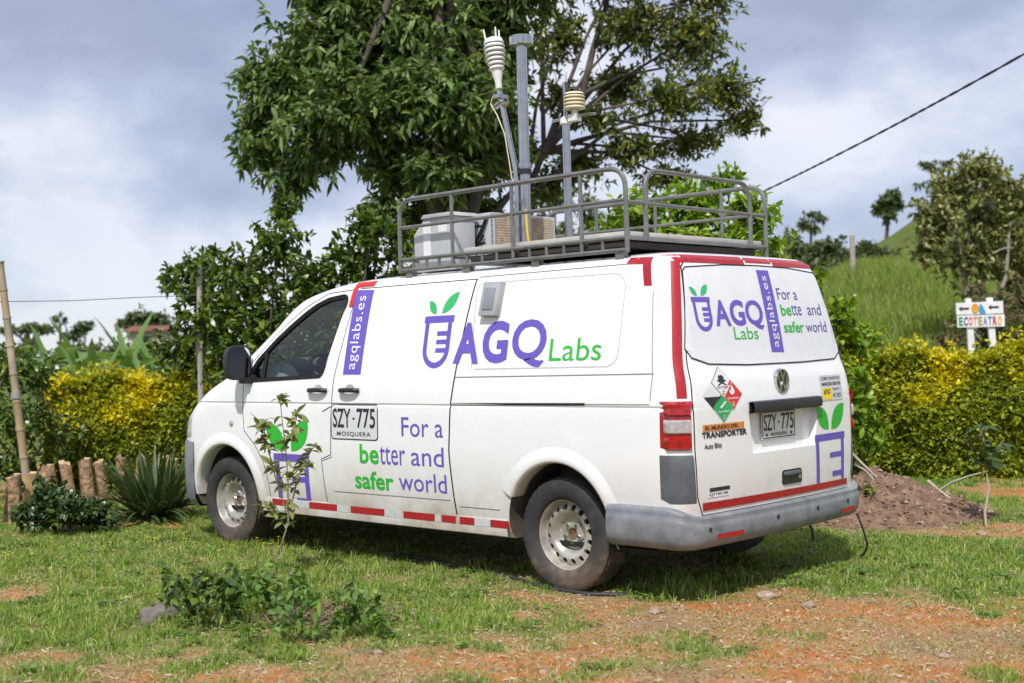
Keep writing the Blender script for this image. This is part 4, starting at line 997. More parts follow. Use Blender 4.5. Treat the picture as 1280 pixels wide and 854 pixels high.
def blades(P, H, Wd, lean, rng):
    n = len(P); a = rng.random(n)*2*PI; S = np.stack([np.cos(a), np.sin(a), 0*a], -1); b = rng.random(n)*2*PI
    Ld = np.stack([np.cos(b), np.sin(b), 0*b], -1)*(lean*rng.random(n))[:, None]; H = H[:, None]; Wd = np.broadcast_to(Wd, n)[:, None]; z = np.array([0, 0, 1.])
    V = np.stack([P-S*Wd*.5, P+S*Wd*.5, P+z*H*.6+Ld*H*.4-S*Wd*.4, P+z*H*.6+Ld*H*.4+S*Wd*.4, P+z*H*.92+Ld*H*1.1], 1)
    T = np.array([[0, 1, 3], [0, 3, 2], [2, 3, 4]])[None]+np.arange(n)[:, None, None]*5
    return V.reshape(-1, 3), T.reshape(-1, 3)
def fan(n, d0, d1, l0, l1, rng, power=1.):
    d = (d0**(power+1)+(d1**(power+1)-d0**(power+1))*rng.random(n))**(1/(power+1)); r = l0+(l1-l0)*rng.random(n); l = r*d
    return CAM[0]+d*HF[0]+l*HR[0], CAM[1]+d*HF[1]+l*HR[1], d, l
MG = leafmat('grass_blades', [(0, (.10, .195, .022)), (.38, (.19, .325, .038)), (.70, (.30, .43, .065)), (.84, (.40, .45, .13)), (.93, (.52, .46, .22)), (1, (.60, .52, .32))], .55, .35)
rng = np.random.default_rng(5)
x, y, d, l = fan(560000, 4.6, 14.5, -.48, .48, rng, .75)
g = grassy(x, y); cl = fbm(x*9, y*9, 2)
und = 1-.75*np.exp(-(((x-1.55)/2.35)**8+(y/.85)**8))
keep = rng.random(len(x)) < und* np.clip(g*1.05, .13, 1)*np.clip(.25+1.5*(cl-.25), .1, 1)
x, y, d, g, cl = x[keep], y[keep], d[keep], g[keep], cl[keep]
H = (.012+.048*g*rng.random(len(x))*(.4+1.1*cl))*(1+.6*(fbm(x*.7, y*.7+2, 2)-.4))
tall = sum(np.exp(-((x-p[0])**2+(y-p[1])**2)/.3**2) for p, r, k in GB[:1]); H = H*(1+1.0*tall)
V, T = blades(np.stack([x, y, height(x, y)-.004], -1), H, .0045+.003*rng.random(len(x)), .9, rng)
tag(link('turf_grass', trimesh('turf_grass', V, T), MG), 'short patchy green and straw coloured grass on the ground around the van', 'grass', kind='stuff')
x, y, d, l = fan(170000, 4.6, 10.5, -.48, .48, rng, .75); g = grassy(x, y); k = rng.random(len(x)) < np.clip(1.05-g, .1, 1)*np.clip(.2+2.2*(fbm(x*5+3, y*5, 3)-.32), .05, 1); x, y = x[k], y[k]
V, T = blades(np.stack([x, y, height(x, y)-.003], -1), .008+.022*rng.random(len(x))**1.5, .0035+.003*rng.random(len(x)), 2.4, rng)
tag(link('dry_grass', trimesh('dry_grass', V, T), leafmat('dry_grass_blades', [(0, (.16, .20, .05)), (.25, (.28, .30, .09)), (.5, (.40, .35, .16)), (1, (.52, .43, .25))], .7, .2)), 'thin flattened dry grass on the bare reddish soil', 'grass', kind='stuff')
# low broad-leaved weeds in the turf
MW = leafmat('weed_leaves', [(0, (.07, .14, .02)), (.6, (.13, .24, .04)), (1, (.24, .33, .07))], .5, .3)
x, y, d, l = fan(2600, 5, 13, -.46, .46, rng); g = grassy(x, y); k = rng.random(len(x)) < (g-.35)*1.3; x, y = x[k], y[k]
rep = 12; x = np.repeat(x, rep)+rng.normal(0, .03, len(x)*rep); y = np.repeat(y, rep)+rng.normal(0, .03, len(y)*rep); n = len(x); a = rng.random(n)*2*PI
V, T = leaves(np.stack([x, y, height(x, y)+.005+.02*rng.random(n)], -1), np.stack([np.cos(a), np.sin(a), .35+.3*rng.random(n)], -1), np.tile([0, 0, 1.], (n, 1))+rng.normal(0, .2, (n, 3)), .03+.035*rng.random(n), .014+.014*rng.random(n), .35)
tag(link('ground_weeds', trimesh('ground_weeds', V, T), MW), 'low broad leaved weeds growing through the turf', 'weeds', kind='stuff')
# dry litter
ML = leafmat('dry_litter', [(0, (.26, .18, .11)), (.5, (.42, .33, .21)), (1, (.52, .44, .32))], .8, .1)
x, y, d, l = fan(22000, 4.8, 10.5, -.46, .46, rng); n = len(x); a = rng.random(n)*2*PI
V, T = leaves(np.stack([x, y, height(x, y)+.003+.01*rng.random(n)], -1), np.stack([np.cos(a), np.sin(a), rng.normal(0, .2, n)], -1), np.tile([0, 0, 1.], (n, 1))+rng.normal(0, .4, (n, 3)), .015+.05*rng.random(n)**2, .004+.010*rng.random(n)**2, .1)
tag(link('dry_litter', trimesh('dry_litter', V, T), ML), 'dry straw and leaf litter scattered over the soil', 'litter', kind='stuff')
# small gravel on the bare soil
def gravel(n, rng, d0, d1, l0, l1, smin, smax, fn):
    x, y, d, l = fan(n, d0, d1, l0, l1, rng); k = rng.random(n) < fn(x, y); x, y = x[k], y[k]; n = len(x)
    base = np.array([[1, 0, 0], [-.5, .87, 0], [-.5, -.87, 0], [.1, .1, .75], [-.5, 0, .45], [.5, -.5, .4]]); tr = np.array([[0, 1, 3], [1, 4, 3], [1, 2, 4], [2, 5, 4], [4, 5, 3], [2, 0, 5], [0, 3, 5]])
    a = rng.random(n)*2*PI; s = (smin+(smax-smin)*rng.random(n)**3)[:, None]; c, sn = np.cos(a)[:, None], np.sin(a)[:, None]; J = base[None]*(1+.3*rng.normal(size=(n, 6, 1)))
    V = np.stack([(J[:, :, 0]*c-J[:, :, 1]*sn)*s, (J[:, :, 0]*sn+J[:, :, 1]*c)*s, J[:, :, 2]*s], -1)+np.stack([x, y, height(x, y)-.002], -1)[:, None]
    return V.reshape(-1, 3), (tr[None]+np.arange(n)[:, None, None]*6).reshape(-1, 3)
V, T = gravel(14000, rng, 4.8, 10, -.45, .46, .003, .017, lambda x, y: np.clip(.9-1.3*grassy(x, y), .02, 1)*np.clip(.25+2.2*(fbm(x*1.2+7, y*1.2, 3)-.4), .05, 1))
tag(link('soil_pebbles', trimesh('soil_pebbles', V, T), leafmat('pebble_stone', [(0, (.22, .14, .09)), (.7, (.40, .28, .19)), (1, (.52, .44, .36))], .85, 0)), 'small loose pebbles and crumbs on the bare reddish soil', 'pebbles', kind='stuff')
# tall grass on the hillside behind the hedge
x, y, d, l = fan(190000, 17, 62, .16, .72, rng, .4); k = (height(x, y) > .35); x, y, d = x[k], y[k], d[k]
cl = fbm(x*.5, y*.5, 3); V, T = blades(np.stack([x, y, height(x, y)-.02], -1), (.22+.45*rng.random(len(x)))*(.5+cl), .014+.016*rng.random(len(x)), .7, rng)
MH = leafmat('hill_grass', [(0, (.13, .21, .028)), (.5, (.21, .30, .045)), (.85, (.29, .36, .08)), (1, (.38, .36, .16))], .6, .35)
tag(link('hillside_grass', trimesh('hillside_grass', V, T), MH), 'tall bright green grass covering the hillside behind the yellow hedge', 'grass', kind='stuff')
# yellow wildflowers
fp = []
for k in range(38):
    px, py = random.choice([(random.gauss(170, 50), random.gauss(688, 10)), (random.gauss(350, 25), random.gauss(688, 8)), (random.gauss(250, 60), random.gauss(684, 8)), (random.gauss(30, 25), random.gauss(700, 12))]); fp.append(gpt(px, max(py, 668)))
MBf = MB()
for p in fp:
    a0 = random.random()*6; zz = p[2]+.05+.03*random.random(); t = Vector((random.gauss(0, .3), random.gauss(0, .3), 1)).normalized()
    for k in range(5):
        a = a0+k*2*PI/5; e = Vector((math.cos(a), math.sin(a), .25)); f_ = Vector((-math.sin(a), math.cos(a), 0)); c0 = Vector((p[0], p[1], zz)); b0 = len(MBf.v)
        MBf.v += [tuple(c0), tuple(c0+e*.009+f_*.006), tuple(c0+e*.014), tuple(c0+e*.009-f_*.006)]; MBf.f.append((b0, b0+1, b0+2, b0+3))
    MBf.tube([(p[0], p[1], p[2]), (p[0], p[1], zz)], .0015, 4, False)
tag(link('yellow_wildflowers', MBf.mesh('yellow_wildflowers', 0, False), mat('flower_yellow', (.75, .58, .03), .6, var=.1)), 'scattered tiny yellow wildflowers in the grass', 'flowers', kind='stuff')

# ================================================================== TREES AND BUSHES
BARK = mat('grey_brown_bark', (.10, .082, .065), .95, var=.45, scale=5, bump=.6, bscale=22)
BARKP = mat('pale_bark', (.30, .27, .23), .9, var=.3, scale=6, bump=.4)
TWIG = mat('twig_brown', (.09, .07, .05), .95)
def lobe(px, py, rx, ry, d, rd=None):
    """ellipsoid from its outline in the photo at depth d (metres in world axes)"""
    c = at(px, py, d); return (c, rx*d/FPX, ry*d/FPX, (rd if rd else .8*rx*d/FPX))
def crown_pts(lobes, dens, rng, shell=.5, minz=None):
    C = []; O = []
    for c, a, b, r in lobes:
        n = max(4, int(dens*(a*b*r)**(2/3)*4)); v = unit(rng.normal(size=(n, 3))); t = rng.random(n)**shell
        t = t*(1+.18*rng.normal(size=n)*(t > .8))
        C.append(c+(v[:, :1]*HR*a+v[:, 1:2]*HF*r+v[:, 2:]*np.array([0, 0, b]))*t[:, None]); O.append(v[:, :1]*HR+v[:, 1:2]*HF+v[:, 2:]*np.array([0, 0, 1.]))
    C = np.concatenate(C); O = np.concatenate(O)
    if minz is not None: C[:, 2] = np.maximum(C[:, 2], minz+.05+.2*rng.random(len(C)))
    return C, O
def clump(C, O, k, L, Wd, droop, spread, rng, up=.35, twig=.12, yng=None):
    n = len(C); main = unit(O*.7+np.array([0, 0, up])+rng.normal(0, .35, (n, 3)))
    P = np.repeat(C, k, 0); Mn = np.repeat(main, k, 0); N_ = n*k
    P = P-Mn*(twig*rng.random(N_))[:, None]; D = unit(Mn*.5+rng.normal(0, spread, (N_, 3)))
    Nn = unit(np.array([0, 0, 1.])+rng.normal(0, .55, (N_, 3))+Mn*.4)
    s = (.7+.5*rng.random(N_)); V, T = leaves(P, D, Nn, L*s, Wd*s*(.85+.3*rng.random(N_)), droop)
    at_ = None
    if yng is not None: at_ = np.repeat(np.clip(np.repeat(yng, k)+rng.normal(0, .12, N_), 0, 1), 6)
    return V, T, at_
def plant(name, label, cat, base, lobes, lm, dens=60, k=7, L=.12, Wd=.045, droop=.25, spread=.55, seed=1, trunk=None, tr=.06, bark=None, shell=.5, limbs=True, twigs=.25, up=.35, twig=.12, young=None, group=None, trunkto=None, forks=None, ground=True):
    rng = np.random.default_rng(seed); rd = random.Random(seed); base = np.asarray(base, float)
    root = empty(name, base, label, cat, group); C, O = crown_pts(lobes, dens, rng, shell, base[2] if ground else None)
    yv = young(C, rng) if young else None
    V, T, at_ = clump(C, O, k, L, Wd, droop, spread, rng, up, twig, yv)
    o = link('crown', trimesh('crown', V, T, {'young': at_} if at_ is not None else None), lm, root)
    bark = bark or BARK; cs = [np.asarray(c) for c, *_ in lobes]
    top = np.asarray(trunk[-1]) if trunk else np.mean(cs, 0)*.5+base*.5
    tp = [tuple(base-np.array([0, 0, .08]))]+[tuple(p) for p in (trunk or [base*.6+top*.4+rng.normal(0, .03, 3), top])]
    n = len(tp); MB().tube(tp, [tr*(1-.55*i/(n-1)) for i in range(n)], 10).build('trunk', bark, root, 60)
    if limbs:
        mb = MB()
        for c in cs:
            s0 = Vector(tp[rd.randrange(max(1, n-2), n)]); e = Vector(c); md = s0.lerp(e, .5)+Vector((rd.gauss(0, .12), rd.gauss(0, .12), .08*(e-s0).length)); r0 = tr*.42
            mb.tube([s0, s0.lerp(md, .5)+Vector((0, 0, .02)), md, md.lerp(e, .6), e], [r0, r0*.85, r0*.66, r0*.45, r0*.25], 7)
        mb.build('limbs', bark, root, 60)
    if twigs:
        mb = MB(); sel = rng.random(len(C)) < twigs
        cc = np.array(cs)
        for p in C[sel]:
            j = int(np.argmin(((cc-p)**2).sum(1))); e = Vector(p); s0 = Vector(cc[j])*.6+e*.4; s0 = Vector(cc[j]).lerp(e, .25); md = s0.lerp(e, .5)+Vector((rd.gauss(0, .05), rd.gauss(0, .05), rd.gauss(.03, .05)))
            r0 = max(.0018, tr*.07); mb.tube([s0, md, e], [r0*1.5, r0, r0*.5], 4, False)
        tw = link('twigs', mb.mesh('twigs', 50, False), TWIG, root); tw['kind'] = 'stuff'
    if forks:
        for pts, r0, r1 in forks: MB().tube([tuple(p) for p in pts], [r0+(r1-r0)*i/(len(pts)-1) for i in range(len(pts))], 9).build('limb', bark, root, 60)
    return root
LM_MANGO = leafmat('mango_leaves', [(0, (.050, .095, .026)), (.4, (.105, .18, .048)), (.8, (.19, .28, .08)), (1, (.30, .38, .13))], .5, .36, spec=.35)
LM_BROAD = leafmat('broadleaf_leaves', [(0, (.055, .088, .024)), (.5, (.13, .175, .042)), (.9, (.23, .28, .06)), (1, (.42, .34, .06))], .38, .36, spec=.5)
LM_CIT = leafmat('citrus_leaves', [(0, (.028, .062, .010)), (.45, (.07, .135, .02)), (.85, (.16, .24, .035)), (1, (.30, .36, .07))], .34, .34, spec=.55)
LM_CITB = leafmat('young_citrus_leaves', [(0, (.07, .15, .015)), (.4, (.17, .30, .025)), (.85, (.32, .46, .05)), (1, (.44, .54, .10))], .36, .42, spec=.5)
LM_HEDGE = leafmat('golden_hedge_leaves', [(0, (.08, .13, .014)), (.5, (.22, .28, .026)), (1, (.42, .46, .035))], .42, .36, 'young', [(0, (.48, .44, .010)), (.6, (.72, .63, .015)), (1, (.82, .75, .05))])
LM_DARK = leafmat('dark_shrub_leaves', [(0, (.020, .045, .012)), (.6, (.048, .095, .02)), (1, (.12, .18, .045))], .36, .22, spec=.5)
LM_FAR = leafmat('far_leaves', [(0, (.05, .08, .028)), (.6, (.10, .14, .045)), (1, (.18, .21, .07))], .6, .25)
LM_PALE = leafmat('pale_olive_leaves', [(0, (.08, .11, .028)), (.45, (.19, .22, .06)), (.8, (.34, .34, .12)), (1, (.58, .50, .28))], .5, .35)
LM_DRY = leafmat('dry_brush_leaves', [(0, (.07, .065, .025)), (.5, (.15, .13, .05)), (1, (.26, .20, .11))], .7, .2)
# big dark-leaved tree behind the van (left crown)
D1 = 17.5
b1 = gd(572, D1)
lob = [lobe(*q, D1+dz) for q, dz in (((425, 55, 85, 65), 0), ((350, 105, 62, 48), .2), ((325, 175, 45, 48), .3), ((368, 222, 40, 28), 0), ((430, 135, 85, 62), -.5), ((520, 35, 95, 70), 0), ((560, 120, 85, 62), -.6), ((500, 200, 62, 42), .0), ((470, 95, 80, 60), .9),
    ((585, 200, 60, 50), .3), ((555, 250, 48, 32), .2), ((480, 262, 36, 22), -.2), ((560, 290, 46, 22), .6), ((602, 268, 40, 26), .5), ((520, 278, 34, 20), .2), ((545, 215, 46, 36), -.7), ((620, 70, 60, 70), .6), ((430, -40, 90, 70), 0), ((540, -60, 110, 80), .2), ((640, -30, 80, 70), .5), ((400, 180, 50, 40), -.3), ((620, 160, 50, 60), -.1), ((520, -150, 110, 70), .5))]
plant('broad_tree', 'tall dense dark green broadleaf tree with drooping leaves behind the van', 'tree', b1, lob, LM_MANGO, 185, 10, .165, .062, .36, .64, 3, [at(572, 330, D1), at(570, 250, D1), at(560, 150, D1), at(545, 40, D1), at(540, -80, D1)], .22, shell=.45, twigs=.16, twig=.22,
      forks=[([at(575, 300, D1), at(600, 230, D1), at(620, 150, D1+.4), at(640, 20, D1+.5)], .13, .05), ([at(560, 310, D1-.3), at(535, 235, D1-.3), at(495, 185, D1-.2), at(420, 165, D1)], .12, .04), ([at(585, 320, D1+.4), at(615, 270, D1+.3), at(640, 240, D1+.5)], .09, .04)])
# thinner tree with visible pale limbs, right crown
D2 = 19.5
b2 = gd(640, D2)
lob = [lobe(*q, D2+dz) for q, dz in (((700, 45, 48, 40), .3), ((790, 30, 62, 45), 0), ((865, 45, 62, 50), .2), ((905, 110, 46, 38), 0), ((930, 150, 38, 24), .2), ((835, 120, 58, 36), -.4), ((770, 105, 46, 34), .4), ((860, 175, 52, 26), .3), ((790, 185, 52, 28), 0), ((720, 205, 46, 30), .2),
    ((700, 120, 36, 30), .5), ((745, 150, 34, 24), -.3), ((880, -20, 60, 45), .3), ((780, -50, 80, 50), 0), ((690, -60, 70, 50), .4), ((680, 235, 40, 26), .2), ((830, 220, 40, 18), .1), ((655, 185, 36, 34), .2))]
plant('spreading_tree', 'open spreading tree with pale slanting limbs and small leaves beyond the mast', 'tree', b2, lob, LM_BROAD, 135, 9, .12, .050, .2, .75, 4, [at(645, 330, D2), at(655, 250, D2), at(680, 190, D2)], .095, BARK, .5, True, .4, twig=.2,
      forks=[([at(672, 200, D2), at(702, 165, D2), at(728, 118, D2), at(742, 60, D2), at(757, 10, D2), at(765, -60, D2)], .075, .03), ([at(728, 118, D2), at(775, 95, D2), at(830, 85, D2+.2)], .04, .015), ([at(715, 150, D2), at(770, 150, D2-.2), at(850, 165, D2)], .035, .015), ([at(742, 60, D2), at(800, 20, D2), at(860, 5, D2)], .035, .015)])
# citrus bushes behind the van, left
for i, (nm, lab, base, d, ls_, dens, tr_) in enumerate([
    ('citrus_bush', 'dark glossy citrus bush with a tall sprig, rising behind the van bonnet', (355, 0), 13.6, [(350, 300, 44, 40), (352, 262, 22, 24), (300, 345, 60, 42), (390, 350, 62, 45), (330, 410, 80, 60), (410, 420, 70, 60), (330, 490, 80, 70), (270, 410, 42, 55)], 150, .05),
    ('citrus_bush', 'leafy citrus bush with loose sprigs behind the pale thin post', (238, 0), 14.6, [(245, 335, 34, 28), (215, 352, 26, 18), (262, 318, 16, 14), (250, 380, 44, 42), (238, 440, 44, 50), (262, 500, 50, 60)], 150, .04),
    ('citrus_bush', 'bright tipped citrus bush behind the front of the roof rack', (465, 0), 13.2, [(462, 292, 30, 24), (440, 320, 40, 30), (500, 300, 36, 36), (455, 275, 18, 16), (480, 360, 60, 40), (455, 420, 70, 60), (535, 360, 40, 40)], 150, .05)]):
    g0 = gd(base[0], d); lob = [lobe(*q, d+.2*((j % 3)-1), None) for j, q in enumerate(ls_)]
    plant(nm, lab, 'bush', g0, lob, LM_CIT, dens*1.25, 8, .105, .050, .15, .7, 20+i, None, tr_, twigs=.12, shell=.5, twig=.10)
# bright citrus on the right of the van
for i, (lab, base, d, ls_, lm_) in enumerate([
    ('bright lime green bush seen through the rear half of the roof rack', 870, 14.2, [(800, 262, 46, 30), (870, 250, 50, 34), (905, 225, 26, 22), (935, 265, 36, 34), (850, 300, 90, 40), (770, 290, 40, 30), (930, 320, 60, 60), (870, 380, 90, 80)], LM_CITB),
    ('green bush crowding the right rear corner of the van', 1045, 12.4, [(1010, 350, 32, 24), (1048, 400, 34, 34), (1072, 430, 30, 38), (1060, 490, 36, 50), (1085, 540, 30, 40), (1020, 450, 50, 60)], LM_CITB)]):
    g0 = gd(base, d); lob = [lobe(*q, d+.15*((j % 3)-1)) for j, q in enumerate(ls_)]
    plant('lime_green_bush', lab, 'bush', g0, lob, lm_, 190, 8, .125 if i == 0 else .10, .05, .15, .7, 30+i, None, .05, twigs=.12, twig=.12)
# dark mixed bush at the far left
d = 13.2; lob = [lobe(*q, d+.2*((j % 3)-1)) for j, q in enumerate([(15, 450, 46, 34), (50, 470, 34, 34), (-30, 470, 60, 50), (20, 520, 60, 44), (70, 540, 30, 40), (20, 575, 70, 34)])]
plant('dark_bush', 'dark green bush behind the leaning bamboo post', 'bush', gd(18, d), lob, LM_CIT, 150, 7, .085, .04, .15, .7, 41, None, .04, twigs=.1)
# clipped golden hedges
def hedge(label, pxa, pxb, da, db, h0, h1, thick, n, seed, yb, amp=.22):
    rng = np.random.default_rng(seed); A, B = gd(pxa, da), gd(pxb, db); u = unit(B-A); Lh = np.linalg.norm((B-A)[:2]); v = np.array([-u[1], u[0], 0]); v = v if v@HF < 0 else -v     # v faces the camera
    t = rng.random(n); s = rng.random(n); w_ = rng.random(n)
    top = h0+(h1-h0)*t+amp*(fbm(t*Lh*1.4+seed, t*0+3, 3)-.5)*2
    face = rng.random(n)
    hh = np.where(face < .60, w_*top, np.where(face < .92, top*(1-.10*w_**2), w_*top)); th = np.where(face < .60, thick/2*(1-.25*rng.random(n)**2), np.where(face < .92, (s-.5)*thick*.62, (s-.5)*thick*.8))
    bul = .20*(fbm(t*Lh*2.2+5, hh*2.2+seed, 3)-.5)*2; th = th+bul*(face < .6)-np.maximum(0, hh/top-.62)*.75*thick*(face < .6); hh = hh+bul*.6*(face >= .6)
    sh = rng.random(n) < .05; hh = hh+sh*(face >= .6)*.16*rng.random(n); th = th+sh*(face < .6)*.10*rng.random(n)
    P = A+(u*Lh)*t[:, None]+v*th[:, None]+np.array([0, 0, 1.])*hh[:, None]; P[:, 2] += height(P[:, 0], P[:, 1])-A[2]
    O = np.where((face < .6)[:, None], v+np.array([0, 0, .5]), np.array([0, 0, 1.]))
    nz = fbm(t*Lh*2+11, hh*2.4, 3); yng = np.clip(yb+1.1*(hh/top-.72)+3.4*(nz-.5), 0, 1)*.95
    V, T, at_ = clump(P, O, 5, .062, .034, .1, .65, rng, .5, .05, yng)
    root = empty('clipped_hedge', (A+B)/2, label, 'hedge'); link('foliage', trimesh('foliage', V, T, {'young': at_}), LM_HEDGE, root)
    mb = MB()
    for k in range(26):
        p = A+u*Lh*(k+.5)/26+v*random.uniform(-.1, .2)*thick; p = onG(p); mb.tube([p-np.array([0, 0, .05]), p+np.array([random.gauss(0, .08), random.gauss(0, .08), h0*.5]), p+np.array([random.gauss(0, .15), random.gauss(0, .15), h0*.85])], [.018, .012, .006], 5)
    link('stems', mb.mesh('stems', 50, False), TWIG, root)['kind'] = 'stuff'
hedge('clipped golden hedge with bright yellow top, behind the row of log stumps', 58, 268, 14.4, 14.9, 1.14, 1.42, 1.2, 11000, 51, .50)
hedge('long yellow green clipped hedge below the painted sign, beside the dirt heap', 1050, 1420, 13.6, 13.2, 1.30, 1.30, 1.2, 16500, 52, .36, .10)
# dark low shrub and a strap-leaved lily in front of the stumps
d = 10.7; lob = [lobe(*q, d+.1*((j % 3)-1)) for j, q in enumerate([(75, 635, 44, 30), (40, 650, 30, 22), (110, 650, 34, 24), (60, 615, 26, 18), (125, 662, 22, 14)])]
plant('low_shrub', 'low dark green rounded shrub in front of the log stumps', 'shrub', gd(78, d), lob, LM_DARK, 620, 8, .06, .036, .15, .7, 61, None, .02, twigs=.1, twig=.06)
# right-hand tree over the sign and dry brush under it
d = 27; lob = [lobe(*q, d+.6*((j % 3)-1)) for j, q in enumerate([(1225, 212, 34, 26), (1192, 235, 32, 26), (1250, 238, 30, 30), (1172, 268, 34, 36), (1232, 275, 34, 26), (1275, 270, 30, 40), (1162, 308, 24, 26), (1215, 320, 40, 34), (1265, 330, 36, 40), (1300, 300, 30, 40)])]
plant('flowering_tree', 'olive green tree with pale tufts and pale stems above the painted sign', 'tree', gd(1228, d), lob, LM_PALE, 170, 9, .15, .070, .2, .8, 71, [at(1215, 400, d), at(1205, 340, d), at(1215, 270, d)], .07, BARKP, twigs=.25, twig=.2,
      forks=[([at(1218, 405, d), at(1204, 350, d), at(1190, 285, d)], .06, .03), ([at(1235, 405, d), at(1258, 345, d), at(1262, 280, d)], .06, .03), ([at(1225, 400, d), at(1232, 330, d), at(1240, 250, d)], .05, .025)])
d = 24; lob = [lobe(*q, d+.4*((j % 3)-1)) for j, q in enumerate([(1240, 385, 40, 28), (1205, 400, 26, 22), (1280, 380, 36, 40), (1190, 425, 26, 16), (1255, 425, 44, 22), (1215, 365, 20, 22)])]
plant('dry_brush', 'tangled brownish brush on the bank behind the painted sign', 'bush', gd(1235, d), lob, LM_DRY, 90, 8, .13, .045, .2, .8, 72, None, .05, twigs=.6, twig=.15)
# far trees on the hill and beyond
def fartree(label, px, py, d, ls_, lm_, seed, L=.5, dens=22, trk=None, bark=None, group=None, tr=.2, twigs=.2):
    base = gd(px, d); lob = [lobe(*q, d+(.3*(j % 3)-.3)*q[2]*d/FPX) for j, q in enumerate(ls_)]
    plant('far_tree', label, 'tree', base, lob, lm_, dens, 8, L, L*.42, .15, .8, seed, [at(*q, d) for q in trk] if trk else None, tr, bark, twigs=twigs, twig=L*.6, group=group)
fartree('round grey green tree standing alone on the hill crest', 1112, 0, 128, [(1112, 247, 14, 9), (1103, 257, 11, 8), (1122, 254, 10, 9), (1111, 266, 13, 8), (1097, 264, 6, 6)], LM_FAR, 81, .6, 14, [(1111, 262), (1112, 250)], tr=.22)
fartree('slender flat topped tree on the hill crest behind the flowering tree', 1168, 0, 120, [(1160, 206, 13, 5), (1180, 204, 12, 4), (1150, 231, 8, 3), (1170, 212, 10, 4)], LM_FAR, 82, .5, 8, [(1166, 245), (1165, 225), (1164, 208)], tr=.16, twigs=.5)
fartree('small sparse tree on the ridge behind the roof rack', 1015, 0, 105, [(1019, 269, 14, 5), (1004, 279, 10, 5), (1028, 273, 8, 4), (1013, 286, 14, 7)], LM_FAR, 83, .45, 14, [(1014, 290), (1014, 278)], tr=.16)
for i, (px, py, rx, ry, d) in enumerate([(985, 312, 36, 22, 62), (1035, 318, 34, 24, 58), (1068, 330, 24, 20, 55), (960, 330, 30, 28, 60), (1010, 345, 40, 26, 50), (1080, 312, 22, 12, 85), (1110, 318, 20, 10, 85)]):
    plant('hillside_bush', 'olive green bush in the scrub line along the foot of the hill', 'bush', gd(px, d), [lobe(px, py, rx, ry, d), lobe(px-rx*.6, py+ry*.4, rx*.6, ry*.6, d), lobe(px+rx*.6, py+ry*.3, rx*.6, ry*.6, d-.5)], LM_FAR, 16, 8, .4, .17, .15, .8, 90+i, None, .12, twigs=.15, twig=.3, group='scrub line bushes')
fartree('pale hazy tree seen between the two roof masts', 690, 0, 46, [(660, 262, 26, 30), (700, 245, 26, 34), (735, 270, 26, 30), (690, 290, 40, 20), (640, 285, 22, 24)], LM_FAR, 101, .3, 14, [(690, 330), (692, 270)], tr=.2)
fartree('wide flat topped tree beyond the banana plants', 45, 0, 70, [(30, 412, 20, 4), (55, 413, 16, 4), (10, 411, 16, 5), (44, 408, 20, 4)], LM_FAR, 102, .3, 26, [(36, 440), (34, 415)], tr=.25)
fartree('small leaning feathery tree beyond the banana plants', 78, 0, 60, [(72, 395, 8, 6), (80, 402, 5, 5), (68, 398, 5, 4)], LM_FAR, 103, .24, 26, [(76, 440), (75, 405)], tr=.12)
fartree('dark clump of trees beyond the tallest banana leaf', 102, 0, 75, [(98, 412, 14, 9), (108, 406, 10, 7), (90, 420, 14, 8)], LM_DARK, 104, .32, 26, tr=.2)
fartree('broad dark tree rising behind the red roofed house', 178, 0, 82, [(172, 396, 18, 9), (190, 398, 20, 10), (162, 406, 16, 10), (208, 408, 18, 14), (180, 408, 26, 10)], LM_FAR, 105, .36, 26, tr=.3)
for i, (px, py, rx, ry, d) in enumerate([(20, 440, 40, 18, 40), (110, 440, 50, 18, 44), (190, 440, 44, 20, 38), (250, 430, 40, 26, 42), (150, 482, 50, 18, 22), (225, 474, 40, 18, 21), (60, 478, 40, 18, 24)]):
    plant('garden_bush', ('green bush among the banana plants beyond the hedge' if d > 30 else 'leafy bush just behind the golden hedge'), 'bush', gd(px, d), [lobe(px, py, rx, ry, d), lobe(px-rx*.5, py+ry*.5, rx*.6, ry*.7, d), lobe(px+rx*.5, py+ry*.4, rx*.6, ry*.7, d)], LM_CIT if d < 30 else LM_FAR, 26, 8, .22 if d > 30 else .15, .09 if d > 30 else .06, .2, .7, 110+i, None, .06, twigs=.1, group='bushes beyond the banana plants' if d > 30 else 'bushes behind the golden hedge')
# ================================================================== BANANAS, LILY, SAPLINGS
def bigleaf(Ln, Wd, droop, n=10, ragged=0, seed=0):
    """one leaf along +x with a folded midrib, arching down"""
    r = random.Random(seed); V = []; T = []
    for i in range(n+1):
        t = i/n; a = droop*t; x = Ln*math.sin(a)/max(droop, .01) if droop > .01 else Ln*t; z = -Ln*(1-math.cos(a))/max(droop, .01) if droop > .01 else 0
        w_ = Wd*.5*(math.sin(PI*min(1, t*1.03)**.75)**.7 if 0 < i < n else .02)
        jl = 1-ragged*r.random(); jr = 1-ragged*r.random()
        V += [(x, w_*jl, z+.22*w_), (x, 0, z), (x, -w_*jr, z+.22*w_)]
    for i in range(n):
        for j in (0, 1):
            a = i*3+j; T += [(a, a+1, a+4), (a, a+4, a+3)]
    me = trimesh('leaf', V, T); me.polygons.foreach_set('use_smooth', [True]*len(me.polygons)); return me
BANM = leafmat('banana_leaf', [(0, (.10, .19, .04)), (1, (.20, .31, .09))], .4, .35)
BLM = [bigleaf(1.9, .42, dr, 14, .45, i) for i, dr in enumerate((.35, .8, 1.2, 1.6))]
for m_ in BLM: m_.materials.append(BANM)
STEMB = mat('banana_stem', (.16, .17, .06), .7, var=.3)
labs = {0: 'banana plant with a tall upright leaf beyond the golden hedge', 1: 'banana plant with broad hanging leaves beside the leaning post', 2: 'banana plant with yellowing leaf tips near the red roofed house'}
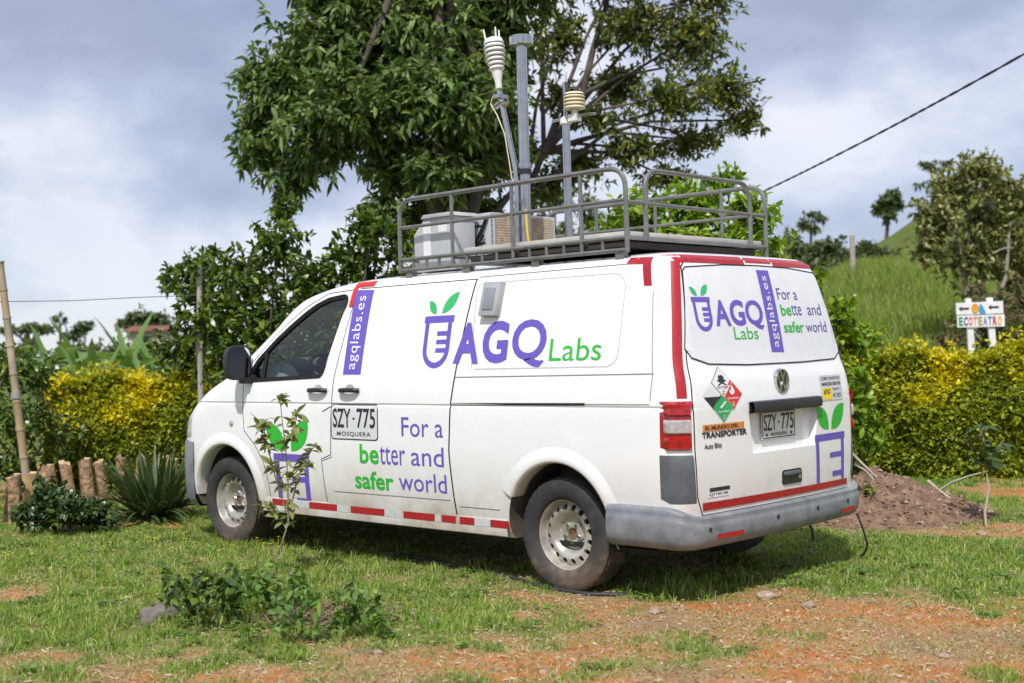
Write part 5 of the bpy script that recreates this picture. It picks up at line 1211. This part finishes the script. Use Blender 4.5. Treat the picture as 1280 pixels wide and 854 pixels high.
for i, (px, d, sc, hgt, lab) in enumerate([(62, 27, .85, 1.2, 1), (98, 29, .95, 1.3, 0), (126, 26, .8, 1.15, 3), (160, 30, .9, 1.25, 3), (40, 31, .8, 1.4, 3), (192, 31, .8, 1.2, 2), (222, 31, .8, 1.4, 3), (142, 34, .9, 1.4, 3), (80, 25, .8, 1.0, 3), (112, 24, .75, .95, 3), (175, 27, .75, 1.0, 3)]):
    b = gd(px, d); r = random.Random(200+i)
    root = empty('banana_plant', b, labs.get(lab, 'banana plant in the clump beyond the golden hedge'), 'banana plant', None if lab in labs else 'banana clump')
    MB().tube([(0, 0, -.05), (.03, .02, hgt*.6), (.0, .05, hgt*sc)], [.12, .10, .06], 9).build('stem', STEMB, root, loc=(0, 0, 0))
    for k in range(9):
        mi = r.choice((0, 1, 1, 2, 2, 3)); o = link('leaf', BLM[mi]); o.parent = root; o.location = (0, 0, hgt*sc-.05*k/3)
        o.rotation_euler = (r.gauss(0, .25), -(1.25 if mi == 0 else r.uniform(.5, 1.1)), k*2.4+r.random()); o.scale = (sc*r.uniform(.7, 1.05),)*3
# strap-leaved lily clump
LILM = leafmat('lily_strap', [(0, (.035, .065, .022)), (.6, (.06, .10, .03)), (1, (.13, .17, .05))], .4, .2)
b = gd(186, 11.5); root = empty('lily_clump', b, 'large clump of upright dark green strap leaves in front of the log stumps', 'lily')
SL = [bigleaf(1., .062, dr, 8, 0, 5) for dr in (.25, .5, .8, 1.15)]
for m_ in SL: m_.materials.append(LILM)
for k in range(240):
    q = random.random(); mi = 0 if q < .25 else 1 if q < .55 else 2 if q < .8 else 3; o = link('leaf', SL[mi]); o.parent = root; a = random.random()*2*PI; rr = .16*math.sqrt(random.random())
    o.location = (rr*math.cos(a), rr*math.sin(a), 0); tilt = [1.35, 1.1, .85, .6][mi]+random.gauss(0, .14); o.rotation_euler = (random.gauss(0, .15), -tilt, a+random.gauss(0, .4)); s = random.uniform(.45, .74); o.scale = (s, random.uniform(.55, .8), s)
# young citrus sapling in front of the van
SAPM = leafmat('sapling_leaf', [(0, (.09, .12, .025)), (.5, (.19, .215, .06)), (.85, (.30, .31, .12)), (1, (.44, .42, .22))], .45, .3)
BLEAF = [bigleaf(.085, .036, dr, 6, 0, 3) for dr in (.2, .7, 1.1)]
for m_ in BLEAF: m_.materials.append(SAPM)
b = gpt(346, 722); ds_ = depth(b); root = empty('citrus_sapling', b, 'thin young sapling with sparse pale olive leaves in front of the front door', 'sapling')
A = lambda px, py, dz=0: at(px, py, ds_+dz)
STM = mat('sapling_bark', (.20, .17, .12), .9, var=.3, scale=20)
paths = [[b-np.array([0, 0, .04]), A(343, 712), A(344, 698), A(352, 680), A(360, 655), A(362, 640)], [A(360, 655), A(360, 600), A(357, 560), A(352, 520), A(350, 495)], [A(361, 645), A(372, 600, .05), A(385, 570, .1), A(395, 555, .12)], [A(358, 640), A(345, 600, -.05), A(335, 560, -.1), A(325, 535, -.12), A(320, 522, -.12)],
         [A(358, 662), A(349, 645, .04), A(338, 630, .06), A(328, 636, .06)], [A(357, 560), A(368, 535, -.05), A(372, 515, -.06)], [A(335, 560, -.1), A(330, 545, -.12), A(332, 525, -.15)], [A(360, 600), A(375, 585, -.1), A(388, 580, -.14)], [A(358, 615), A(348, 590, .1), A(338, 580, .14)]]
for k, p in enumerate(paths):
    r0 = .0085 if k == 0 else .0045; MB().tube([tuple(q) for q in p], [r0*(1-.45*i/(len(p)-1)) for i in range(len(p))], 7).build('stem' if k == 0 else 'branch', STM, root)
r = random.Random(8)
def put_leaves(root, paths, n, meshes, scale, r, skip=1, tmin=.1):
    for k in range(n):
        p = r.choice(paths[skip:]); i = r.randrange(len(p)-1); t = r.random(); q = p[i]*(1-t)+p[i+1]*t
        o = link('leaf', r.choice(meshes)); o.parent = root; o.location = tuple(q-np.array(root.location)); a = r.random()*2*PI; o.rotation_euler = (r.gauss(0, .5), r.uniform(-.9, .5), a); s = r.uniform(.65, 1.1)*scale; o.scale = (s, s*r.uniform(.8, 1.1), s)
put_leaves(root, paths, 215, BLEAF, 1.1, r)
# sapling by the dirt heap
b = gpt(1233, 660); d3 = depth(b); A = lambda px, py, dz=0: at(px, py, d3+dz); root = empty('bare_stem_sapling', b, 'small sapling with a pale bent stem beside the dirt heap', 'sapling')
paths = [[b-np.array([0, 0, .03]), A(1231, 640), A(1236, 610), A(1233, 590)], [A(1233, 592), A(1230, 570), A(1228, 545), A(1226, 528)], [A(1232, 580), A(1245, 562, .05), A(1255, 550, .08)], [A(1231, 578), A(1215, 562, -.05), A(1205, 548, -.06)]]
for k, p in enumerate(paths): MB().tube([tuple(q) for q in p], [.010 if k == 0 else .006]*(len(p)-1)+[.004], 7).build('stem' if k == 0 else 'branch', mat('pale_stem', (.42, .38, .30), .8) if k == 0 else STM, root)
LDM = [bigleaf(.16, .045, dr, 6, 0, 4) for dr in (.3, .8, 1.2)]
for m_ in LDM: m_.materials.append(LM_DARK)
put_leaves(root, paths, 46, LDM, 1.0, r)
# leafy weed clumps at the foot of the sapling, mulch, rock
for i, (px, py, ls_, lab) in enumerate([
    (255, 782, [(255, 750, 44, 22), (225, 766, 26, 14), (285, 772, 34, 14), (245, 728, 22, 14), (275, 722, 14, 12)], 'leafy dark weed clump beside the half buried rock'),
    (330, 765, [(325, 740, 34, 18), (345, 755, 26, 12), (300, 730, 24, 12)], 'leafy weed clump at the foot of the thin sapling'),
    (440, 790, [(440, 775, 34, 12), (470, 765, 26, 10)], 'low green weed clump beside the dry mulch'),
    (345, 795, [(345, 788, 36, 10), (375, 785, 24, 9)], 'flat green weed clump in front of the dry mulch'),
    (1118, 628, [(1085, 622, 14, 7), (1092, 612, 8, 5)], 'small grey green weed tuft growing on the dirt heap')]):
    b = gpt(px, py) if i < 4 else gpt(1090, 650); d = depth(b); rw_ = random.Random(500+i); L2 = []
    for (cx, cy, rx, ry) in ls_:
        for _ in range(5): L2.append(lobe(cx+rw_.uniform(-1.1, 1.1)*rx, cy+rw_.uniform(-.8, 1.0)*ry, rx*rw_.uniform(.14, .34), ry*rw_.uniform(.35, .75), d+rw_.uniform(-.25, .25)))
    plant('weed_clump', lab, 'weeds', b, L2, MW if i in (1, 2, 3) else LM_CIT if i == 0 else LM_PALE, 620, 6, .058, .032, .3, .9, 130+i, None, .004, limbs=False, twigs=.3, twig=.07, shell=.8)
rng = np.random.default_rng(77); c0 = gp(405, 772); n = 1500; a = rng.random(n)*2*PI; rr = .36*np.sqrt(rng.random(n)); x = c0[0]+rr*np.cos(a)*1.3*HR[0]+rr*np.sin(a)*HF[0]; y = c0[1]+rr*np.cos(a)*1.3*HR[1]+rr*np.sin(a)*HF[1]; b = rng.random(n)*2*PI
V, T = leaves(np.stack([x, y, height(x, y)+.005+.035*rng.random(n)*(1-(rr/.36)**2)], -1), np.stack([np.cos(b), np.sin(b), rng.normal(0, .25, n)], -1), np.tile([0, 0, 1.], (n, 1))+rng.normal(0, .4, (n, 3)), .05+.07*rng.random(n), .004+.006*rng.random(n), .1)
tag(link('dry_mulch', trimesh('dry_mulch', V, T), leafmat('mulch_brown', [(0, (.09, .05, .035)), (.5, (.20, .12, .085)), (1, (.36, .26, .19))], .9, .05)), 'reddish brown dry cuttings heaped beside the sapling', 'mulch', kind='stuff')
def rock(name, label, p, r, mt_, seed, flat=.6, sub=3, cat='rock', group=None):
    bm = bmesh.new(); bmesh.ops.create_icosphere(bm, subdivisions=sub, radius=1); rr = random.Random(seed); o3 = [rr.random()*9 for _ in range(3)]
    from mathutils import noise as mn
    for v in bm.verts:
        k = 1+.35*mn.noise(v.co*1.2+Vector(o3))+.12*mn.noise(v.co*3.5+Vector(o3)); v.co = Vector((v.co.x*r*1.25*k, v.co.y*r*k, v.co.z*r*flat*k))
    me = bpy.data.meshes.new(name); bm.to_mesh(me); bm.free(); smooth(me, 45); o = link(name, me, mt_, None, (p[0], p[1], p[2]+r*flat*.35)); o.rotation_euler.z = rr.random()*6; return tag(o, label, cat, group)
STONE = mat('grey_stone', (.17, .145, .125), .9, var=.35, scale=9, bump=.5)
rock('half_buried_rock', 'grey rounded rock half buried beside the weed clump', gpt(197, 775), .085, STONE, 1, .75)
for i, (px, py, rr_) in enumerate([(818, 766, .03), (680, 842, .02), (472, 818, .025), (1010, 758, .035), (1228, 668, .035), (1165, 672, .03), (880, 786, .02), (1180, 822, .025), (958, 748, .05)]):
    rock('loose_stone', 'small pale loose stone lying on the bare soil', gpt(px, py), rr_, mat('pale_stone', (.36, .27, .20), .9, var=.4, scale=20, bump=.4), 10+i, .6, 3, 'stone', 'loose stones')
# dirt heap
c0 = gp(1108, 652); ca = np.array([c0[0], c0[1], 0])+HF*.25
def heapz(u, v):
    r = np.hypot(u/.98, v/.75); return np.maximum(0, 1-r)**.85*.42
n = 90; U, Vv = np.meshgrid(np.linspace(-1.05, 1.05, n), np.linspace(-.85, .85, n), indexing='ij'); X = ca[0]+HR[0]*U+HF[0]*Vv; Y = ca[1]+HR[1]*U+HF[1]*Vv
hzv = heapz(U, Vv)*(.85+.3*fbm(X*2, Y*2, 3)); Z = height(X, Y)-.03+hzv+(.10*(fbm(X*7, Y*7, 4)-.5)+.05*(fbm(X*22, Y*22, 3)-.5))*np.clip(hzv*8, 0, 1)
I = np.arange(n*n).reshape(n, n); a, b_, c_, d_ = I[:-1, :-1].ravel(), I[1:, :-1].ravel(), I[1:, 1:].ravel(), I[:-1, 1:].ravel()
SOILH = mat('heaped_soil', (.15, .085, .052), .95, var=.45, scale=12, bump=.9, bscale=45, col2=(.29, .18, .115))
hp = empty('dirt_heap', (ca[0], ca[1], 0), 'heap of crumbly brown soil behind the right rear of the van', 'dirt heap')
me = trimesh('soil', np.stack([X, Y, Z], -1), np.concatenate([np.stack([a, b_, c_], -1), np.stack([a, c_, d_], -1)])); me.polygons.foreach_set('use_smooth', [True]*len(me.polygons)); link('soil', me, SOILH, hp)
V = []; T = []; tr = np.array([[0, 1, 3], [1, 4, 3], [1, 2, 4], [2, 5, 4], [4, 5, 3], [2, 0, 5], [0, 3, 5]]); base_ = np.array([[1, 0, 0], [-.5, .87, 0], [-.5, -.87, 0], [.1, .1, .8], [-.5, 0, .5], [.5, -.5, .5]])
for k in range(4500):
    i, j = rng.integers(2, n-2, 2)
    if hzv[i, j] < .01 and rng.random() < .7: continue
    s = .006+.022*rng.random()**3; q = base_*s*(1+.3*rng.normal(size=(6, 1))); aa = rng.random()*6; V.append(np.stack([q[:, 0]*math.cos(aa)-q[:, 1]*math.sin(aa), q[:, 0]*math.sin(aa)+q[:, 1]*math.cos(aa), q[:, 2]], -1)+np.array([X[i, j]+rng.normal(0, .01), Y[i, j]+rng.normal(0, .01), Z[i, j]-.003])); T.append(tr+6*(len(V)-1))
link('clods', trimesh('clods', np.concatenate(V), np.concatenate(T)), leafmat('clod_soil', [(0, (.10, .06, .04)), (.75, (.25, .16, .105)), (1, (.40, .30, .23))], .95, 0), hp)['kind'] = 'stuff'
DRYW = mat('bleached_dry_wood', (.42, .37, .29), .85, var=.25, scale=15)
gz = lambda px, py, up=0, d=None: tuple((gpt(px, py) if d is None else at(px, py, d))+np.array([0, 0, up]))
for lab, pts in (('bleached dry stick leaning over the dirt heap beside the van', [at(1064, 566, 9.9), at(1078, 580, 9.9), at(1096, 597, 9.85)]), ('second bleached stick crossing the dirt heap top', [at(1068, 580, 9.95), at(1082, 588, 9.9), at(1092, 600, 9.85)]),
                 ('dry forked twig at the right foot of the dirt heap', [at(1160, 601, 10.3), at(1172, 612, 10.2), at(1186, 622, 10.1), at(1196, 632, 10.0)]), ('long thin dry branch arching to the bare stem sapling', [at(1170, 616, 10.4), at(1190, 603, 10.3), at(1212, 595, 10.2), at(1232, 590, 10.1)])):
    tag(MB().tube([tuple(p) for p in pts], [.012, .011, .009, .005][:len(pts)] if len(pts) == 4 else [.012, .010, .007], 6).build('dry_stick', DRYW), lab, 'stick')

# ================================================================== STUMPS, POSTS, WIRES
LOGM = mat('cut_log_bark', (.26, .15, .085), .9, var=.5, scale=14, bump=.9, bscale=30, col2=(.50, .32, .18)); LOGE = mat('cut_log_end', (.48, .34, .19), .85, var=.25, scale=16); LOGP = mat('peeled_log', (.46, .31, .16), .85, var=.3, scale=10, bump=.4)
stumps = [(8, 11.7, 595, 17), (36, 12.0, 592, 19), (61, 12.35, 584, 18), (87, 12.6, 579, 15), (108, 12.8, 575, 14), (127, 12.95, 577, 12), (147, 13.05, 571, 12), (168, 13.1, 573, 13), (190, 13.15, 570, 13), (209, 13.2, 572, 17), (234, 13.3, 568, 13), (-16, 11.5, 596, 18)]
labs = {1: 'peeled pale log stump standing at the foot of the leaning post', 0: 'dark barked log stump next to the peeled pale one, at the end of the row', 2: 'slightly tilted brown log stump behind the low shrub', 10: 'dark log stump beside the front bumper of the van', 4: 'weathered log stump with torn pale bark behind the low shrub'}
for i, (px, d, ty, w_) in enumerate(stumps):
    b = gd(px, d); h = at(px, ty, d)[2]-b[2]; r_ = w_/2*d/FPX*1.02; rr = random.Random(300+i); tx, tyy = rr.gauss(0, .045), rr.gauss(0, .045); tx += .06 if i == 2 else 0
    root = empty('log_stump', b, labs.get(i, 'short upright log stump in the row edging the bed, half hidden by plants'), 'log', 'row of log stumps'); nseg = 18; mb = MB()
    ph = [rr.random()*6 for _ in range(3)]; rad_ = rr.uniform(.9, 1.1)
    def lf(u, v): a = 2*PI*u; k = r_*rad_*(1+.09*math.sin(2*a+ph[0]+v)+.06*math.sin(5*a+ph[1]+2*v)+.045*math.sin(9*a+ph[2]+5*v)+.05*math.sin(7*v+ph[0])); return (k*math.cos(a)+tx*v, k*math.sin(a)+tyy*v, -.06+(h+.06)*v+(.018*math.cos(a+ph[1])+.008*math.sin(3*a+ph[2]) if v == 1 else 0))
    mb.grid(lf, nseg, 6).build('bark', LOGP if i in (1, 9) else LOGM, root, 50, loc=(0, 0, 0))
    mb = MB(); mb.grid(lambda u, v: (lambda q: (tx+(q[0]-tx)*v, tyy+(q[1]-tyy)*v, q[2]-.001+.006*(1-v)))(lf(u, 1)), nseg, 2).build('cut_end', LOGE, root, 50, loc=(0, 0, 0))
BAM = mat('weathered_bamboo', (.30, .25, .19), .6, var=.35, scale=3, col2=(.45, .36, .24)); BAMT = mat('tan_bamboo', (.34, .24, .14), .6, var=.3, scale=4)
b = gd(33, 12.25); d = 12.25; top = at(0, 328, d); root = empty('leaning_bamboo_post', b, 'leaning weathered bamboo post rising behind the peeled log stump', 'post')
nn = 9; B = Vector(b); Tp = Vector(top)
for k in range(nn):
    p0 = B.lerp(Tp, k/nn)-(Vector((0, 0, .08)) if k == 0 else Vector()); p1 = B.lerp(Tp, (k+1)/nn); r0 = .040-.006*k/nn
    MB().tube([p0, p0.lerp(p1, .06), p0.lerp(p1, .5), p0.lerp(p1, .94), p1], [r0*1.06, r0, r0*.98, r0, r0*1.06], 12).build('bamboo_segment', BAMT if k in (2, 3, 7) else BAM, root)
    MB().tube([p1-(Tp-B).normalized()*.008, p1+(Tp-B).normalized()*.008], r0*1.16, 12).build('node_ring', BAM, root)
q0 = B.lerp(Tp, .47); MB().tube([q0-(Tp-B).normalized()*.03, q0+(Tp-B).normalized()*.03], .05, 12).build('wire_binding', mat('grey_wire', (.35, .35, .34), .5, .5), root)
b = gd(249, 13.6); d = 13.6; top = at(249, 331, d); root = empty('thin_wooden_post', b, 'straight pale grey wooden post behind the front of the van', 'post')
MB().tube([tuple(b-np.array([0, 0, .1])), tuple(b*.5+top*.5+np.array([.01, 0, 0])), tuple(top)], [.034, .033, .030], 12).build('pole', mat('grey_weathered_wood', (.36, .33, .29), .85, var=.25, scale=6, bump=.3), root); MB().tube([tuple(top-np.array([0, 0, .01])), tuple(top+np.array([0, 0, .012]))], [.031, .024], 12).build('post_top', DRYW, root)
wp = [at(-120, 383, 11.5), at(8, 377, 12.25), at(90, 376, 12.6), at(170, 372, 13.1), at(249, 369, 13.6), at(330, 366, 14)]
tag(MB().tube([tuple(p) for p in wp], .004, 6).build('fence_wire', mat('dark_fence_wire', (.16, .16, .17), .5, .4)), 'thin slack wire strung from the leaning bamboo post to the pale post', 'wire')
# overhead power cable, twisted pair
c0, c1 = at(905, 262, 21), at(1560, -95, 10.5); pts = []; pts2 = []
for k in range(241):
    t = k/240; p = c0*(1-t)+c1*t+np.array([0, 0, -.30*4*t*(1-t)*.35]); a = t*2*PI*20+2*math.sin(t*23); e = HF*math.sin(a)+np.array([0, 0, math.cos(a)]); pts.append(tuple(p+e*.0065)); pts2.append(tuple(p-e*.0065))
pc = empty('power_cable', c0, 'twisted black overhead cable slanting up across the cloudy sky', 'cable'); CABM = mat('cable_black', (.035, .035, .04), .6)
MB().tube(pts, .0105, 6).build('strand', CABM, pc); MB().tube(pts2, .0105, 6).build('strand', CABM, pc)
# thick lead on the ground and the loose lead at the bumper
lp = [gpt(*q)+np.array([0, 0, .008]) for q in ((470, 690), (520, 699), (580, 712), (640, 724), (690, 738), (735, 745), (772, 746), (800, 742))]
lp = [Vector(p) for p in lp]; lp2 = []
for i in range(len(lp)-1):
    for t in np.linspace(0, 1, 7)[:-1]:
        q = lp[i].lerp(lp[i+1], float(t)); lp2.append((q.x, q.y, max(q.z, hz1(q.x, q.y)+.012)))
tag(MB().tube(lp2, .011, 8).build('ground_lead', CABM), 'black cable lying on the soil in front of the rear wheel', 'cable')
e = gpt(1071, 697); tag(MB().tube([tuple(p) for p in round_path((Vector((-.99, -.80, .335)), Vector((-1.01, -.83, .24)), Vector((-1.02, -.88, .12)), Vector(tuple(e))*.5+Vector((-1.02, -.88, .07))*.5, Vector(tuple(e+np.array([0, 0, .012])))), .2)], .007, 6).build('loose_lead', CABM), 'loose black lead hanging from under the rear bumper to the grass', 'cable')

# ================================================================== SIGN, HOUSE, FENCE POST
WPL = mat('white_painted_wood', (.72, .72, .73), .6, var=.1, scale=8)
d = 22.; FW = HR; c = at(1226, 405, d); sg = empty('painted_sign', gd(1227, d), 'white wooden sign with coloured capital letters and arrows above the hedge', 'sign')
def onS(px, py, off=0): return tuple(at(px, py, d-off))
def board(name, q, th, mt_, par=sg, off=0): return MB().poly([onS(*p, off) for p in q], tuple(HF*th)).build(name, mt_, par, 0)
g0 = gd(1227, d)
def dn(px, py): p = at(px, py, d); return p
for (x0, x1, xb0, xb1, yt) in ((1207, 1214, 1211, 1219, 373), (1233, 1241, 1238, 1246, 372)):
    P = [at(x0, yt, d+.03), at(x1, yt, d+.03), at(xb1, 440, d+.03), at(xb0, 440, d+.03)]
    lo = [P[2]+(P[2]-P[1])*.45, P[3]+(P[3]-P[0])*.45]; MB().poly([tuple(P[0]), tuple(P[1]), tuple(P[2]), tuple(lo[0]), tuple(lo[1]), tuple(P[3])], tuple(HF*.05)).build('sign_post', WPL, sg, 0)
up_q = [(1194.8, 379), (1253.8, 376.2), (1254.3, 391.8), (1195.8, 393.6)]; lo_q = [(1196.4, 394.6), (1255.8, 393), (1256, 408), (1197, 409.6)]
board('arrow_board', up_q, .03, WPL); board('letter_board', lo_q, .03, WPL)
def signart(name, polys, mt_):
    mb = MB()
    for p in polys: mb.poly([onS(*q, .010) for q in p], tuple(HF*.009))
    return mb.build(name, mt_, sg, 0)
arrow = lambda x, y: [[(x, y), (x+4, y-3), (x+3.6, y-1), (x+13, y-1.5), (x+13, y+.6), (x+3.6, y+1), (x+4, y+3)]]
signart('arrow', arrow(1198.5, 386), INK); signart('arrow', arrow(1235.5, 384), INK)
signart('sun_mark', [[(1219+4.6*math.cos(a), 385.5+6*math.sin(a)) for a in np.linspace(0, 2*PI, 15)[:-1]]], mat('sign_orange', (.72, .30, .02), .5)); signart('bird_mark', [[(1226, 379.5), (1229, 384), (1232.5, 391), (1226, 391.8), (1223, 388), (1224, 383)]], mat('sign_blue', (.03, .30, .62), .5))
cols = [(.02, .25, .14), (.04, .07, .26), (.58, .12, .03), (.62, .22, .20), (.30, .30, .10), (.22, .15, .32), (.03, .28, .42), (.50, .04, .04), (.70, .36, .02)]
ql = [Vector(p) for p in ((1198.5, 407.6), (1253.0, 406.2), (1252.8, 395.2), (1198.2, 396.6))]
for k, ch in enumerate('ECOTEATRO'):
    u0, u1 = k/9+.006, (k+1)/9-.012; bm = bm_text(ch, .04); mtc = mat('sign_letter_%d' % k, cols[k], .55, var=.05)
    for v in bm.verts:
        u = u0+(u1-u0)*v.co.x; t = v.co.y; p = ql[0]*(1-u)*(1-t)+ql[1]*u*(1-t)+ql[2]*u*t+ql[3]*(1-u)*t; v.co = onS(p.x, p.y, .006)
    me = bpy.data.meshes.new('letter'); bm.to_mesh(me); bm.free(); link('letter', me, mtc, sg)
d = 66; b = gd(186, d); root = empty('far_house', b, 'distant house with a red tiled roof beyond the banana plants', 'house')
Hx = Vector(tuple(HR)); Hf = Vector(tuple(HF)); zt = at(186, 408, d)[2]-b[2]; ze = at(186, 414.5, d)[2]-b[2]
wl = lambda l, f, z: tuple(Hx*l+Hf*f+Vector((0, 0, z)))
MB().poly([wl(-1.1, 0, -.2), wl(1.1, 0, -.2), wl(1.1, 0, ze), wl(-1.1, 0, ze)], tuple(Hf*2)).build('wall', mat('pale_house_wall', (.5, .44, .38), .8), root, 0, loc=(0, 0, 0))
MB().poly([wl(-1.25, -.3, ze), wl(1.25, -.3, ze), wl(1.15, 1.0, zt), wl(-1.15, 1.0, zt)], (0, 0, .06)).build('roof', mat('red_roof_tiles', (.20, .065, .05), .8), root, 0, loc=(0, 0, 0)); MB().poly([wl(-1.25, 2.3, ze), wl(1.25, 2.3, ze), wl(1.15, 1.0, zt), wl(-1.15, 1.0, zt)], (0, 0, .06)).build('roof', MATS['red_roof_tiles'], root, 0, loc=(0, 0, 0))
MB().poly([wl(-.4, -.01, ze-1.0), wl(.1, -.01, ze-1.0), wl(.1, -.01, ze-.25), wl(-.4, -.01, ze-.25)], tuple(Hf*.05)).build('window', BLACK, root, 0, loc=(0, 0, 0))
b = gd(1065, 38); top = at(1065, 294, 38); b = np.array([top[0], top[1], hz1(top[0], top[1])])
root = empty('hillside_post', b, 'single weathered fence post standing on the grassy hillside', 'post'); MB().tube([tuple(b-np.array([0, 0, .2])), tuple(top)], [.085, .075], 9).build('post_pole', MATS['grey_weathered_wood'], root); MB().tube([tuple(top), tuple(top+np.array([0, 0, .03]))], [.075, .05], 9).build('post_cap', DRYW, root)
